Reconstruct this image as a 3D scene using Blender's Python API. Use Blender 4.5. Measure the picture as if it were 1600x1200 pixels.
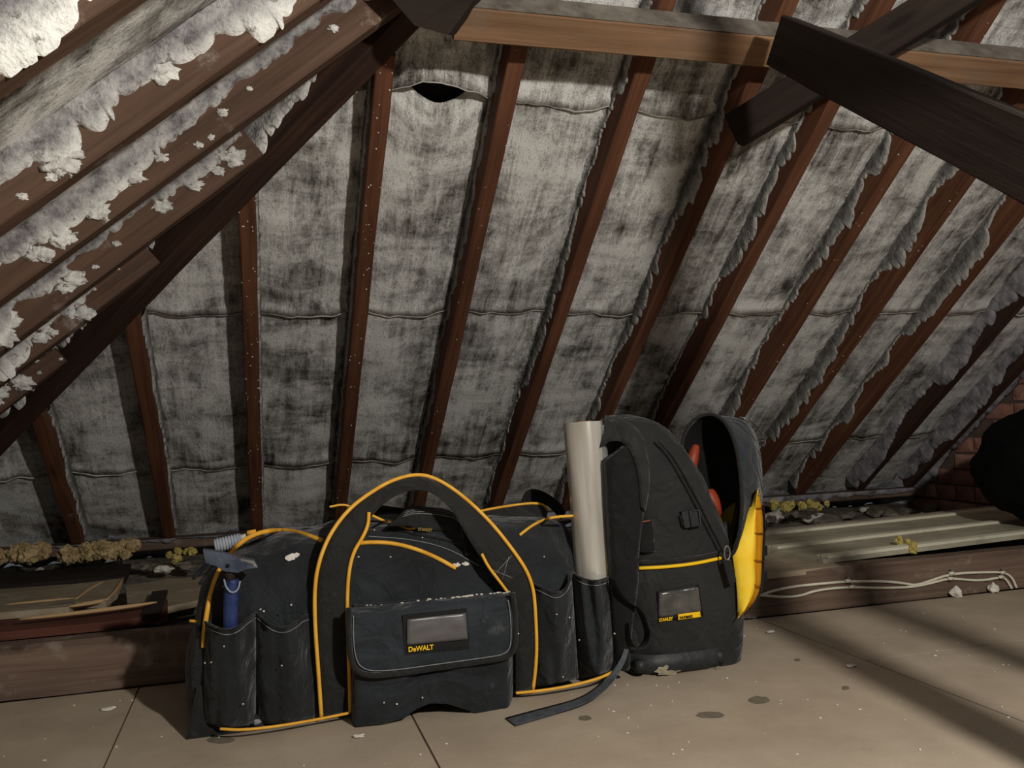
import bpy, bmesh, math, random
import numpy as np
from mathutils import Vector, Matrix, noise
from mathutils.bvhtree import BVHTree

SC = bpy.context.scene
COL = SC.collection
for o in list(bpy.data.objects):
    bpy.data.objects.remove(o)

# ---------------------------------------------------------------- camera
F_PX = 1375.45
YAW, PIT, ROL = [math.radians(v) for v in (16.1894, 2.0319, -2.0343)]
CAM = Vector((0, 0, .55))
fw = Vector((math.sin(YAW)*math.cos(PIT), math.cos(YAW)*math.cos(PIT), math.sin(PIT)))
rt = Vector((math.cos(YAW), -math.sin(YAW), 0))
up = rt.cross(fw)
r2 = rt*math.cos(ROL) + up*math.sin(ROL)
u2 = -rt*math.sin(ROL) + up*math.cos(ROL)
cd = bpy.data.cameras.new('camera')
cd.sensor_width = 36
cd.lens = F_PX/1600*36
cd.clip_start = .02
cam = bpy.data.objects.new('camera', cd)
COL.objects.link(cam)
m = Matrix((r2, u2, -fw)).transposed().to_4x4()
m.translation = CAM
cam.matrix_world = m
SC.camera = cam

# ---------------------------------------------------------------- world, lamps, exposure
w = bpy.data.worlds.new('loft_dark')
SC.world = w
w.use_nodes = True
w.node_tree.nodes['Background'].inputs[0].default_value = (.85, .92, 1, 1)
w.node_tree.nodes['Background'].inputs[1].default_value = .075


def lamp(name, loc, energy, size, col, kind='POINT'):
    d = bpy.data.lights.new(name, kind)
    d.energy = energy
    d.color = col
    d.shadow_soft_size = size
    o = bpy.data.objects.new(name, d)
    o.location = loc
    COL.objects.link(o)
    return o


lamp('work_lamp', (.86, -.2, 1.2), 128, .035, (1, .955, .885))
SC.view_settings.view_transform = 'Standard'
SC.view_settings.look = 'None'
SC.view_settings.gamma = 1
SC.view_settings.use_curve_mapping = False
SC.view_settings.exposure = 0.0


# ---------------------------------------------------------------- helpers
def ray(px, py):
    return fw + r2*((px-800)/F_PX) - u2*((py-600)/F_PX)


def PY(px, py, Y):
    """the point of the vertical plane y = Y seen at a photo pixel"""
    d = ray(px, py)
    return CAM + d*(Y/d.y)


def PZ(px, py, Z):
    d = ray(px, py)
    return CAM + d*((Z-CAM.z)/d.z)


def nz(x, y=0., z=0.):
    return noise.noise(Vector((x, y, z)))


def lin(c):
    return tuple(((v/255/12.92) if v <= 10 else ((v/255+.055)/1.055)**2.4) for v in c) + (1,)


def build(name, vs, fs, mat, parent=None, uv=None, smooth=False):
    me = bpy.data.meshes.new(name)
    me.from_pydata([tuple(v) for v in vs], [], fs)
    if uv:
        l = me.uv_layers.new(name='uv')
        for p in me.polygons:
            for li in p.loop_indices:
                l.data[li].uv = uv[me.loops[li].vertex_index]
    if mat:
        me.materials.append(mat)
    if smooth:
        for p in me.polygons:
            p.use_smooth = True
    me.update()
    o = bpy.data.objects.new(name, me)
    COL.objects.link(o)
    if parent:
        o.parent = parent
    return o


def tag(o, label=None, cat=None, group=None, kind=None):
    if label:
        o['label'] = label
    if cat:
        o['category'] = cat
    if group:
        o['group'] = group
    if kind:
        o['kind'] = kind
    return o


def thing(name, label, cat, loc=(0, 0, 0), group=None):
    o = bpy.data.objects.new(name, None)
    COL.objects.link(o)
    o.empty_display_size = .05
    # parts are modelled in world coordinates; the empty sits at the base and the parts are offset back
    o.location = loc
    tag(o, label, cat, group)
    return o


def part(o, parent, keep=False):
    """parent o (built in world coordinates) below an empty"""
    o.parent = parent
    if not keep:
        loc = Vector((0, 0, 0))
        p = parent
        while p:
            loc += p.location
            p = p.parent
        o.location = -loc
    return o


def resample(pts, n):
    pts = [Vector(p) for p in pts]
    d = [0]
    for a, b in zip(pts, pts[1:]):
        d.append(d[-1] + (b-a).length)
    out = []
    j = 0
    for i in range(n):
        t = d[-1]*i/(n-1)
        while j < len(pts)-2 and d[j+1] < t:
            j += 1
        k = (t-d[j])/max(1e-9, d[j+1]-d[j])
        out.append(pts[j].lerp(pts[j+1], min(1, max(0, k))))
    return out


def smooth_line(pts, it=2, closed=False):
    pts = [Vector(p) for p in pts]
    for _ in range(it):
        q = []
        n = len(pts)
        if closed:
            for i in range(n):
                a, b = pts[i], pts[(i+1) % n]
                q += [a.lerp(b, .25), a.lerp(b, .75)]
        else:
            q.append(pts[0])
            for a, b in zip(pts, pts[1:]):
                q += [a.lerp(b, .25), a.lerp(b, .75)]
            q.append(pts[-1])
        pts = q
    return pts


def tube(name, pts, r, mat, parent=None, n=8, closed=False, rfn=None, flat=1.0):
    pts = [Vector(p) for p in pts]
    vs, fs = [], []
    N = len(pts)
    prev = None
    for i, p in enumerate(pts):
        a = pts[(i-1) % N] if (closed or i) else p
        b = pts[(i+1) % N] if (closed or i < N-1) else p
        t = (b-a).normalized() if (b-a).length > 1e-9 else Vector((1, 0, 0))
        if prev is None:
            s = t.cross(Vector((0, 0, 1)))
            if s.length < .2:
                s = t.cross(Vector((0, 1, 0)))
        else:
            s = prev - t*prev.dot(t)
        s.normalize()
        prev = s
        u = t.cross(s)
        rr = r*(rfn(i/(N-1)) if rfn else 1)
        for k in range(n):
            an = 2*math.pi*k/n
            vs.append(p + s*(rr*math.cos(an)) + u*(rr*math.sin(an)*flat))
    for i in range(N if closed else N-1):
        for k in range(n):
            a, b = i*n+k, i*n+(k+1) % n
            c, d = ((i+1) % N)*n+(k+1) % n, ((i+1) % N)*n+k
            fs.append((a, b, c, d))
    if not closed:
        fs.append(tuple(range(n))[::-1])
        fs.append(tuple((N-1)*n+k for k in range(n)))
    return build(name, vs, fs, mat, parent, smooth=True)


def grid(name, fn, nu, nv, mat, parent=None, thick=0, uvfn=None, smooth=True, tdir=None, wrap=False):
    """surface fn(u, v) -> point, closed into a sheet of real thickness"""
    vs, fs, uv = [], [], []
    for j in range(nv+1):
        for i in range(nu+1):
            vs.append(Vector(fn(i/nu, j/nv)))
            uv.append(uvfn(i/nu, j/nv) if uvfn else (i/nu, j/nv))
    W = nu+1
    for j in range(nv):
        for i in range(nu):
            a = j*W+i
            fs.append((a, a+1, a+1+W, a+W))
    if thick:
        n0 = len(vs)
        nrm = []
        for j in range(nv+1):
            for i in range(nu+1):
                a = vs[j*W+min(i+1, nu)] - vs[j*W+max(i-1, 0)]
                b = vs[min(j+1, nv)*W+i] - vs[max(j-1, 0)*W+i]
                c = a.cross(b)
                nrm.append(c.normalized() if c.length > 1e-12 else Vector((0, 1, 0)))
        for k in range(n0):
            d = tdir if tdir is not None else nrm[k]
            vs.append(vs[k] + d*thick)
            uv.append(uv[k])
        fs += [tuple(n0+i for i in f[::-1]) for f in list(fs)]
        bd = [i for i in range(W)] + [j*W+nu for j in range(1, nv+1)] + \
             [nv*W+i for i in range(nu-1, -1, -1)] + [j*W for j in range(nv-1, 0, -1)]
        for a, b in zip(bd, bd[1:]+bd[:1]):
            fs.append((b, a, a+n0, b+n0))
    return build(name, vs, fs, mat, parent, uv, smooth)


def beam(name, p0, p1, wd, dp, upv, mat, parent=None, seg=14, ch=.003, wob=.0012, seed=0, cut0=None, cut1=None):
    """chamfered timber from p0 to p1 (centre line), wd across, dp along upv"""
    p0, p1 = Vector(p0), Vector(p1)
    t = (p1-p0).normalized()
    L = (p1-p0).length
    upv = Vector(upv)
    upv = (upv - t*upv.dot(t)).normalized()
    s = t.cross(upv)
    a, b = wd/2, dp/2
    sec = [(-a+ch, -b), (a-ch, -b), (a, -b+ch), (a, b-ch), (a-ch, b), (-a+ch, b), (-a, b-ch), (-a, -b+ch)]
    per = [0]
    for k in range(8):
        q, r = sec[k], sec[(k+1) % 8]
        per.append(per[-1]+math.hypot(q[0]-r[0], q[1]-r[1]))
    vs, fs, uv = [], [], []
    for i in range(seg+1):
        f = i/seg
        for k in range(9):
            x, y = sec[k % 8]
            w1 = wob*nz(f*L*6, seed*3.7, k % 8*.9)
            w2 = wob*nz(f*L*6, seed*3.7+9, k % 8*.9)
            e = 0
            if cut0 and i == 0:
                e = cut0(x, y)
            if cut1 and i == seg:
                e = cut1(x, y)
            vs.append(p0 + t*(f*L+e) + s*(x+w1) + upv*(y+w2))
            uv.append((f*L+seed*1.37, per[k]+seed*.31))
    for i in range(seg):
        for k in range(8):
            a0 = i*9+k
            fs.append((a0, a0+1, a0+10, a0+9))
    n = len(vs)
    for i, flip in ((0, False), (seg, True)):
        base = len(vs)
        for k in range(8):
            vs.append(vs[i*9+k])
            uv.append((seed*1.1+sec[k][0]*.3, sec[k][1]))
        f = tuple(base+k for k in range(8))
        fs.append(f if flip else f[::-1])
    return build(name, vs, fs, mat, parent, uv)


def prism(name, pts, thick_vec, mat, parent=None):
    """solid between an outline and its copy moved by thick_vec"""
    n = len(pts)
    pts = [Vector(p) for p in pts]
    t = Vector(thick_vec)
    vs = pts + [p+t for p in pts]
    fs = [tuple(range(n)), tuple(range(2*n-1, n-1, -1))]
    fs += [(i, n+i, n+(i+1) % n, (i+1) % n) for i in range(n)]
    uv = [(v.x, v.y+v.z) for v in vs]
    return build(name, vs, fs, mat, parent, uv)


def lump(name, c, r, mat, parent=None, seed=0, amp=.35, fr=3, n=3, sq=(1, 1, 1)):
    """irregular lump"""
    bm = bmesh.new()
    bmesh.ops.create_icosphere(bm, subdivisions=n, radius=1)
    for v in bm.verts:
        d = v.co.normalized()
        k = 1 + amp*nz(d.x*fr+seed*7.1, d.y*fr, d.z*fr) + amp*.5*nz(d.x*fr*2.7, d.y*fr*2.7+seed*3, d.z*fr*2.7)
        v.co = Vector((d.x*sq[0], d.y*sq[1], d.z*sq[2]))*r*k + Vector(c)
    me = bpy.data.meshes.new(name)
    bm.to_mesh(me)
    bm.free()
    me.materials.append(mat)
    for p in me.polygons:
        p.use_smooth = n > 2
    o = bpy.data.objects.new(name, me)
    COL.objects.link(o)
    if parent:
        part(o, parent)
    return o


# ---------------------------------------------------------------- materials
def new_mat(name):
    m = bpy.data.materials.new(name)
    m.use_nodes = True
    nt = m.node_tree
    return m, nt, nt.nodes['Principled BSDF']


def nd(nt, typ, **kw):
    n = nt.nodes.new(typ)
    for k, v in kw.items():
        setattr(n, k, v)
    return n


def coords(nt, scale, src='Object'):
    tc = nd(nt, 'ShaderNodeTexCoord')
    mp = nd(nt, 'ShaderNodeMapping')
    mp.inputs['Scale'].default_value = scale
    nt.links.new(tc.outputs[src], mp.inputs[0])
    return mp.outputs[0]


def noise_fac(nt, vec, scale, detail=4, rough=.6, lo=.35, hi=.65, dist=0):
    n = nd(nt, 'ShaderNodeTexNoise')
    n.inputs['Scale'].default_value = scale
    n.inputs['Detail'].default_value = detail
    n.inputs['Roughness'].default_value = rough
    n.inputs['Distortion'].default_value = dist
    nt.links.new(vec, n.inputs['Vector'])
    r = nd(nt, 'ShaderNodeMapRange')
    r.inputs['From Min'].default_value = lo
    r.inputs['From Max'].default_value = hi
    nt.links.new(n.outputs['Fac'], r.inputs['Value'])
    return r.outputs[0]


def mixc(nt, fac, a, b):
    x = nd(nt, 'ShaderNodeMix', data_type='RGBA')
    for s, v in ((0, fac), (6, a), (7, b)):
        if isinstance(v, (tuple, float, int)):
            x.inputs[s].default_value = v
        else:
            nt.links.new(v, x.inputs[s])
    return x.outputs[2]


def mul(nt, a, b, op='MULTIPLY'):
    x = nd(nt, 'ShaderNodeMath', operation=op)
    for s, v in ((0, a), (1, b)):
        if isinstance(v, (float, int)):
            x.inputs[s].default_value = v
        else:
            nt.links.new(v, x.inputs[s])
    x.use_clamp = True
    return x.outputs[0]


def bump(nt, bs, h, strength=.3, dist=.002):
    b = nd(nt, 'ShaderNodeBump')
    b.inputs['Strength'].default_value = strength
    b.inputs['Distance'].default_value = dist
    nt.links.new(h, b.inputs['Height'])
    nt.links.new(b.outputs[0], bs.inputs['Normal'])


def wood(name, dark, light, dust=None, dustamt=(.6, .75), rough=.75, knots=True):
    m, nt, bs = new_mat(name)
    v = coords(nt, (2.2, 55, 1), 'UV')
    g = noise_fac(nt, v, 1, 6, .65, .3, .7, .6)
    v2 = coords(nt, (3, 12, 1), 'UV')
    g2 = noise_fac(nt, v2, 1, 3, .5, .3, .7)
    c = mixc(nt, g, dark, light)
    c = mixc(nt, mul(nt, g2, .5), c, tuple(x*.55 for x in dark[:3])+(1,))
    if knots:
        vo = nd(nt, 'ShaderNodeTexVoronoi')
        vo.inputs['Scale'].default_value = 1
        nt.links.new(coords(nt, (2.4, 9, 1), 'UV'), vo.inputs['Vector'])
        kr = nd(nt, 'ShaderNodeMapRange')
        kr.inputs['From Min'].default_value = .05
        kr.inputs['From Max'].default_value = .14
        kr.inputs['To Min'].default_value = .8
        kr.inputs['To Max'].default_value = 0
        nt.links.new(vo.outputs['Distance'], kr.inputs['Value'])
        c = mixc(nt, kr.outputs[0], c, tuple(x*.35 for x in dark[:3])+(1,))
    if dust:
        d = noise_fac(nt, coords(nt, (9, 9, 9)), 1, 8, .7, dustamt[0], dustamt[1])
        c = mixc(nt, d, c, dust)
    nt.links.new(c, bs.inputs['Base Color'])
    bs.inputs['Roughness'].default_value = rough
    bs.inputs['Specular IOR Level'].default_value = .25
    bump(nt, bs, g, .35, .0015)
    return m


M = {}
M['rafter'] = wood('rafter_timber', lin((82, 50, 34)), lin((128, 84, 60)), lin((170, 160, 148)), (.66, .8))
M['jack'] = wood('jack_timber', lin((78, 58, 46)), lin((112, 86, 70)), lin((170, 160, 148)), (.6, .78))
M['hip'] = wood('hip_timber', lin((50, 34, 28)), lin((82, 58, 46)), lin((170, 160, 148)), (.66, .8))
M['purlin'] = wood('purlin_timber', lin((118, 88, 64)), lin((154, 120, 90)), lin((120, 104, 90)), (.5, .8))
M['brace'] = wood('shade_dark_timber', lin((34, 25, 20)), lin((52, 40, 32)), rough=.85)  # dark timber, with some of the braces' shade put into its tone
M['joist'] = wood('joist_timber', lin((96, 77, 65)), lin((134, 112, 97)), lin((160, 148, 134)), (.55, .8))
M['oldboard'] = wood('old_board', lin((146, 130, 108)), lin((184, 167, 142)), lin((192, 182, 164)), (.5, .8))
M['redboard'] = wood('red_stained_board', lin((84, 46, 38)), lin((122, 76, 60)), knots=False)
M['darkboard'] = wood('dark_board', lin((34, 28, 26)), lin((58, 48, 44)), knots=False)
M['split'] = wood('split_pale_wood', lin((190, 152, 106)), lin((226, 192, 146)), knots=False)
M['cream'] = wood('cream_board', lin((176, 168, 146)), lin((206, 198, 174)), lin((140, 132, 114)), (.45, .75), knots=False)
M['creamedge'] = wood('cream_moulding_paint', lin((226, 218, 192)), lin((244, 238, 216)), lin((150, 140, 116)), (.55, .8), knots=False)


def m_felt():
    m, nt, bs = new_mat('white_bloomed_felt')
    v = coords(nt, (1, 1, 1), 'UV')
    fine = noise_fac(nt, coords(nt, (170, 55, 1), 'UV'), 1, 4, .75, .38, .66)
    grain = noise_fac(nt, coords(nt, (300, 300, 1), 'UV'), 1, 2, .6, .35, .65)
    big = noise_fac(nt, v, 4, 7, .68, .42, .64, .3)
    streak = noise_fac(nt, coords(nt, (30, 4.0, 1), 'UV'), 1, 6, .7, .38, .68, .8)
    band = noise_fac(nt, coords(nt, (4.5, 15, 1), 'UV'), 1, 6, .7, .3, .7, 1.2)
    f = mul(nt, mul(nt, big, .50), mul(nt, streak, .30), 'ADD')
    f = mul(nt, f, mul(nt, band, .26), 'ADD')
    f = mul(nt, f, mul(nt, fine, .62, 'ADD'))
    f = mul(nt, f, mul(nt, mul(nt, grain, .5), .62, 'ADD'))
    gn = nd(nt, 'ShaderNodeMath', operation='MULTIPLY_ADD')
    gn.inputs[1].default_value = 2.2
    gn.inputs[2].default_value = -.18
    nt.links.new(f, gn.inputs[0])
    gn.use_clamp = True
    f = gn.outputs[0]
    base = mixc(nt, noise_fac(nt, v, 9, 5, .6, .35, .7), lin((56, 50, 43)), lin((92, 85, 76)))
    c = mixc(nt, f, base, lin((236, 235, 230)))
    nt.links.new(c, bs.inputs['Base Color'])
    bs.inputs['Roughness'].default_value = .8
    bs.inputs['Specular IOR Level'].default_value = .2
    bump(nt, bs, mul(nt, fine, big), .5, .003)
    return m


def m_crust(nm, ca, cb):
    m, nt, bs = new_mat(nm)
    at = nd(nt, 'ShaderNodeUVMap')
    sp = nd(nt, 'ShaderNodeSeparateXYZ')
    nt.links.new(at.outputs[0], sp.inputs[0])
    r = nd(nt, 'ShaderNodeMapRange')
    r.inputs['From Min'].default_value = .35
    r.inputs['From Max'].default_value = .8
    nt.links.new(sp.outputs[1], r.inputs['Value'])
    n1 = noise_fac(nt, coords(nt, (1, 1, 1)), 26, 5, .7, .35, .65)
    f = mul(nt, mul(nt, r.outputs[0], .75), mul(nt, n1, .45), 'ADD')
    c = mixc(nt, f, ca, cb)
    n2 = noise_fac(nt, coords(nt, (1, 1, 1)), 60, 3, .7, .58, .68)
    c = mixc(nt, mul(nt, n2, .7), c, lin((80, 70, 66)))
    nt.links.new(c, bs.inputs['Base Color'])
    bs.inputs['Roughness'].default_value = .85
    bump(nt, bs, noise_fac(nt, coords(nt, (1, 1, 1)), 120, 4, .6, .3, .7), .6, .004)
    return m


def m_plain(name, c1, c2=None, scale=30, rough=.8, b=.3, bs_=None, lo=.35, hi=.65, spec=.3, metal=0, bd=.002, src='Object', sc3=(1, 1, 1)):
    m, nt, bs = new_mat(name)
    v = coords(nt, sc3, src)
    f = noise_fac(nt, v, scale, 5, .65, lo, hi)
    nt.links.new(mixc(nt, f, c1, c2 or c1), bs.inputs['Base Color'])
    bs.inputs['Roughness'].default_value = rough
    bs.inputs['Specular IOR Level'].default_value = spec
    bs.inputs['Metallic'].default_value = metal
    if b:
        bump(nt, bs, noise_fac(nt, v, bs_ or scale*4, 3, .6, .3, .7), b, bd)
    return m


def m_fabric(name, c1, c2, dustc=lin((120, 122, 122)), amt=(.62, .85)):
    m, nt, bs = new_mat(name)
    v = coords(nt, (1, 1, 1))
    f = noise_fac(nt, v, 9, 5, .6, .35, .7)
    c = mixc(nt, f, c1, c2)
    d = noise_fac(nt, v, 16, 8, .75, amt[0], amt[1])
    c = mixc(nt, mul(nt, d, .5), c, dustc)
    nt.links.new(c, bs.inputs['Base Color'])
    bs.inputs['Roughness'].default_value = .8
    bs.inputs['Specular IOR Level'].default_value = .3
    bs.inputs['Sheen Weight'].default_value = .15
    bs.inputs['Sheen Roughness'].default_value = .5
    wv = noise_fac(nt, coords(nt, (1, 1, 1)), 900, 1, .5, .3, .7)
    wr = noise_fac(nt, coords(nt, (1, 1, 1)), 13, 4, .5, .3, .7, .8)
    b1 = nd(nt, 'ShaderNodeBump')
    b1.inputs['Strength'].default_value = .5
    b1.inputs['Distance'].default_value = .02
    nt.links.new(wr, b1.inputs['Height'])
    b2 = nd(nt, 'ShaderNodeBump')
    b2.inputs['Strength'].default_value = .25
    b2.inputs['Distance'].default_value = .0006
    nt.links.new(wv, b2.inputs['Height'])
    nt.links.new(b1.outputs[0], b2.inputs['Normal'])
    nt.links.new(b2.outputs[0], bs.inputs['Normal'])
    return m


M['felt'] = m_felt()
M['crust'] = m_crust('salt_white_crust', lin((96, 91, 96)), lin((240, 239, 233)))
M['crust_w'] = m_plain('white_salt_lobe', lin((176, 172, 168)), lin((238, 237, 230)), 40, .9, .7, 90, bd=.004)
M['crust2'] = m_crust('grey_mortar_crust', lin((74, 70, 68)), lin((176, 175, 170)))
M['mortar'] = m_plain('lilac_mortar', lin((92, 90, 96)), lin((168, 165, 168)), 14, .9, .6, 60)
M['brick_mortar'] = m_plain('brick_joint_mortar', lin((92, 76, 68)), lin((116, 98, 88)), 20, .95, .4)
M['brick'] = m_plain('old_red_brick', lin((146, 98, 84)), lin((178, 130, 114)), 11, .9, .5, 70)
M['brick2'] = m_plain('pale_red_brick', lin((160, 112, 96)), lin((196, 152, 134)), 11, .9, .5, 70)
M['lap'] = m_plain('pale_lap_edge', lin((96, 90, 82)), lin((214, 210, 200)), 5, .8, .2)
M['slate'] = m_plain('slate_backing', lin((18, 16, 15)), lin((30, 28, 26)), 8, .9, .2)
M['insul'] = m_plain('tan_insulation', lin((160, 136, 94)), lin((214, 190, 142)), 30, .95, .8, 90, bd=.006)
M['insuly'] = m_plain('yellow_insulation', lin((176, 156, 76)), lin((212, 196, 120)), 30, .95, .8, 90, bd=.006)
M['rubble'] = m_plain('grey_rubble', lin((84, 78, 68)), lin((142, 134, 120)), 20, .95, .7, 60, bd=.006)
M['plaster'] = m_plain('plaster_crumb', lin((196, 190, 176)), lin((232, 228, 216)), 40, .9, .4)
M['black'] = m_fabric('black_polyester', lin((21, 24, 27)), lin((34, 38, 42)))
M['blackflap'] = m_fabric('charcoal_polyester', lin((32, 37, 42)), lin((42, 48, 53)))
M['web'] = m_fabric('black_webbing', lin((22, 22, 22)), lin((32, 32, 31)))
M['pad'] = m_fabric('shade_black_padding', lin((4, 4, 4)), lin((8, 8, 8)), amt=(.85, .99))  # near-black padding, strap shadow of the backpack put into its colour
M['packcloth'] = m_fabric('backpack_polyester', lin((28, 28, 28)), lin((40, 40, 39)))
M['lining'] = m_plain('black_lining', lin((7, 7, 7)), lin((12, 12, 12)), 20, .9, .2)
M['piping'] = m_plain('yellow_piping', lin((226, 160, 40)), lin((240, 184, 70)), 30, .55, .1)
M['yellow'] = m_plain('yellow_lining', lin((250, 205, 40)), lin((255, 218, 70)), 12, .6, .2, 40)
M['yellow2'] = m_plain('amber_lining', lin((222, 146, 12)), lin((238, 168, 24)), 12, .6, .2, 40)
M['olive'] = m_plain('olive_lining', lin((92, 78, 14)), lin((120, 100, 20)), 12, .7, .2)
M['stitch'] = m_plain('grey_stitching', lin((120, 122, 120)), lin((150, 152, 150)), 300, .8, 0)
M['rubber'] = m_plain('black_rubber', lin((34, 35, 36)), lin((54, 55, 56)), 18, .5, .3)
M['mud'] = m_plain('dried_mud', lin((120, 110, 90)), lin((168, 158, 136)), 40, .9, .6)
M['bluesteel'] = m_plain('blue_grey_steel', lin((58, 66, 82)), lin((92, 100, 116)), 22, .45, .2, metal=.4)
M['steel'] = m_plain('worn_steel', lin((120, 118, 114)), lin((170, 168, 162)), 22, .4, .2, metal=.7)
M['blue'] = m_plain('blue_grip', lin((26, 40, 84)), lin((48, 64, 112)), 22, .5, .2)
M['greygrip'] = m_plain('grey_ribbed_grip', lin((128, 134, 146)), lin((152, 158, 168)), 22, .6, .2)
M['red'] = m_plain('red_tool_plastic', lin((130, 48, 26)), lin((150, 60, 36)), 22, .5, .1)
M['white'] = m_plain('white_pvc', lin((206, 198, 178)), lin((226, 220, 202)), 22, .5, .1)
M['print_yellow'] = m_plain('yellow_print', lin((244, 196, 24)), None, 22, .6, 0)
M['print_black'] = m_plain('black_print', lin((14, 14, 14)), None, 22, .6, 0)
M['window'] = m_plain('clear_label_window', lin((84, 81, 82)), lin((100, 97, 97)), 10, .36, .15, 18, spec=.6, bd=.004)
M['window2'] = m_plain('scuffed_label_window', lin((58, 60, 58)), lin((96, 92, 86)), 16, .2, .2, 18, spec=.6, bd=.004)
M['core'] = m_plain('cardboard_core', lin((130, 96, 76)), lin((160, 124, 100)), 30, .8, .1)
M['sack'] = m_plain('black_plastic_sack', lin((6, 6, 6)), lin((10, 10, 10)), 10, .9, .2, 14, bd=.01, spec=.1)


def m_floor():
    m, nt, bs = new_mat('chipboard_floor')
    v = coords(nt, (1, 1, 1))
    c = mixc(nt, noise_fac(nt, v, 5, 6, .6, .3, .7), lin((164, 149, 130)), lin((188, 173, 153)))
    c = mixc(nt, mul(nt, noise_fac(nt, v, 320, 3, .7, .3, .7), .25), c, lin((128, 110, 88)))
    c = mixc(nt, mul(nt, noise_fac(nt, v, 16, 7, .7, .62, .8), .5), c, lin((120, 104, 86)))
    nt.links.new(c, bs.inputs['Base Color'])
    bs.inputs['Roughness'].default_value = .7
    bs.inputs['Specular IOR Level'].default_value = .3
    bump(nt, bs, noise_fac(nt, v, 300, 3, .6, .3, .7), .15, .001)
    return m


M['floor'] = m_floor()


def m_film():
    m, nt, bs = new_mat('clear_film_roll')
    v = coords(nt, (1, 1, 1), 'UV')
    f = noise_fac(nt, coords(nt, (7, 1.2, 1), 'UV'), 1, 3, .5, .35, .65)
    c = mixc(nt, f, lin((186, 180, 168)), lin((222, 216, 206)))
    nt.links.new(c, bs.inputs['Base Color'])
    bs.inputs['Roughness'].default_value = .24
    bs.inputs['Metallic'].default_value = .35
    bs.inputs['Coat Weight'].default_value = .8
    bs.inputs['Coat Roughness'].default_value = .08
    bump(nt, bs, noise_fac(nt, coords(nt, (9, 1.5, 1), 'UV'), 1, 3, .5, .3, .7), .25, .003)
    return m


M['film'] = m_film()
mm, nt_, b_ = new_mat('loose_clear_film')
b_.inputs['Base Color'].default_value = (.9, .9, .88, 1)
b_.inputs['Roughness'].default_value = .15
b_.inputs['Alpha'].default_value = .22
M['loosefilm'] = mm

# ---------------------------------------------------------------- roof geometry
PITCH = math.radians(38)
TM = math.tan(PITCH)
N1 = Vector((0, math.sin(PITCH), math.cos(PITCH)))       # outward normal of the long slope
D1 = Vector((0, -math.cos(PITCH), math.sin(PITCH)))      # up that slope
LT = .822
PL = math.atan(LT)
N2 = Vector((-math.sin(PL), 0, math.cos(PL)))            # outward normal of the hip slope
D2 = Vector((math.cos(PL), 0, math.sin(PL)))
DEP = .09
WALL_X = 3.04


def main_z(Y, off=0):
    return .15 + (3.5-Y)*TM + off/math.cos(PITCH)


def left_z(X, off=0):
    return 1.1547 + LT*X + off/math.cos(PL)


def hip_x(Y, off=0):
    return (main_z(Y, off) - off/math.cos(PL) - 1.1547)/LT


def hip_y(X, off=0):
    return 3.5 - (left_z(X, off) - .15 - off/math.cos(PITCH))/TM


RX = [-.635, -.325, -.012, .298, .602, .925, 1.235, 1.492, 1.802, 2.085, 2.375, 2.69, 2.975]
Y0 = 3.72      # foot of the felt
TMAX = 3.95    # length of the slope


def felt_pt(X, t, off=DEP):
    Y = Y0 - t*math.cos(PITCH)
    return Vector((X, Y, main_z(Y, off)))


roof = bpy.data.objects.new('ceiling', None)
COL.objects.link(roof)
tag(roof, kind='structure')


def sag(X):
    """how far the felt hangs into a bay, 0 on the rafters"""
    for a, b in zip([-1.4]+RX, RX+[3.4]):
        if a <= X <= b:
            f = (X-a)/(b-a)
            return math.sin(math.pi*f), f, a
    return 0, 0, 0


def course(t0, t1, seed):
    nu = 300
    nv = max(20, int((t1-t0)/.02))
    xs0, xs1 = -1.28, 3.1

    def fn(u, v):
        t = t1 + (t0-t1)*v            # v=1 is the lower edge
        X = xs0 + (xs1-xs0)*u
        Yt = Y0 - t*math.cos(PITCH)
        X = max(X, hip_x(Yt, DEP)-.02)
        s, f, a = sag(X)
        low = max(0, 1-(t-t0)/.035)
        rag = .012*nz(X*9, seed*5) + .006*nz(X*34, seed*5)
        tt = t - .013*s*(1 if t0 > 0 else 0)*max(0, 1-(t-t0)/.25) + low*rag
        ins = .008*s + .006*nz(X*7, t*5, seed) + .003*nz(X*25, t*18, seed) + .004*nz(X*3, t*50, seed)
        if t0 > 0:
            ins += low**2*(.010+.008*nz(X*11, seed*3)) + .003*max(0, 1-abs(t-t0-.015)/.02)
        if t0 > 2 and .32 < X < .585:        # the gap below the uppermost course
            g = math.sin(math.pi*(X-.32)/.265)
            tt += g*.085*max(0, 1-(t-t0)/.25)
            ins += .02*g*low
        hi = max(0, 1-(t1-t)/.07)
        if 2.0 < t1 < 2.4 and .32 < X < .585:
            tt -= math.sin(math.pi*(X-.32)/.265)*.11*max(0, 1-(t1-t)/.4)
        if t1 < TMAX-.1:
            ins -= .018*hi
        return felt_pt(X, tt, DEP-ins)
    if t0 > 0:
        pts = [fn(i/300, 1.0)+N1*-.001 for i in range(20, 301)]
        lb = tube('lap_edge', pts, .0022, M['lap'], roof, n=6, rfn=lambda f: .7+.8*abs(nz(f*40, seed)))
    o = grid('felt_sheet', fn, nu, nv, M['felt'], roof,
             uvfn=lambda u, v: (xs0+(xs1-xs0)*u+seed*3, t1+(t0-t1)*v), thick=.002, tdir=N1)
    return o


for k, (a, b) in enumerate(((0, .60), (.535, 1.37), (1.31, 2.12), (2.06, TMAX))):
    course(a, b, k+1)
# slates lying on top of the felt, seen as the black gap behind the torn lap
grid('slate_backing', lambda u, v: felt_pt(-1.3+4.5*u if v < .5 else max(-1.3+4.5*u, 1.1), TMAX*v, DEP+.05), 4, 1, M['slate'], roof, thick=.01, tdir=N1)


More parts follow.
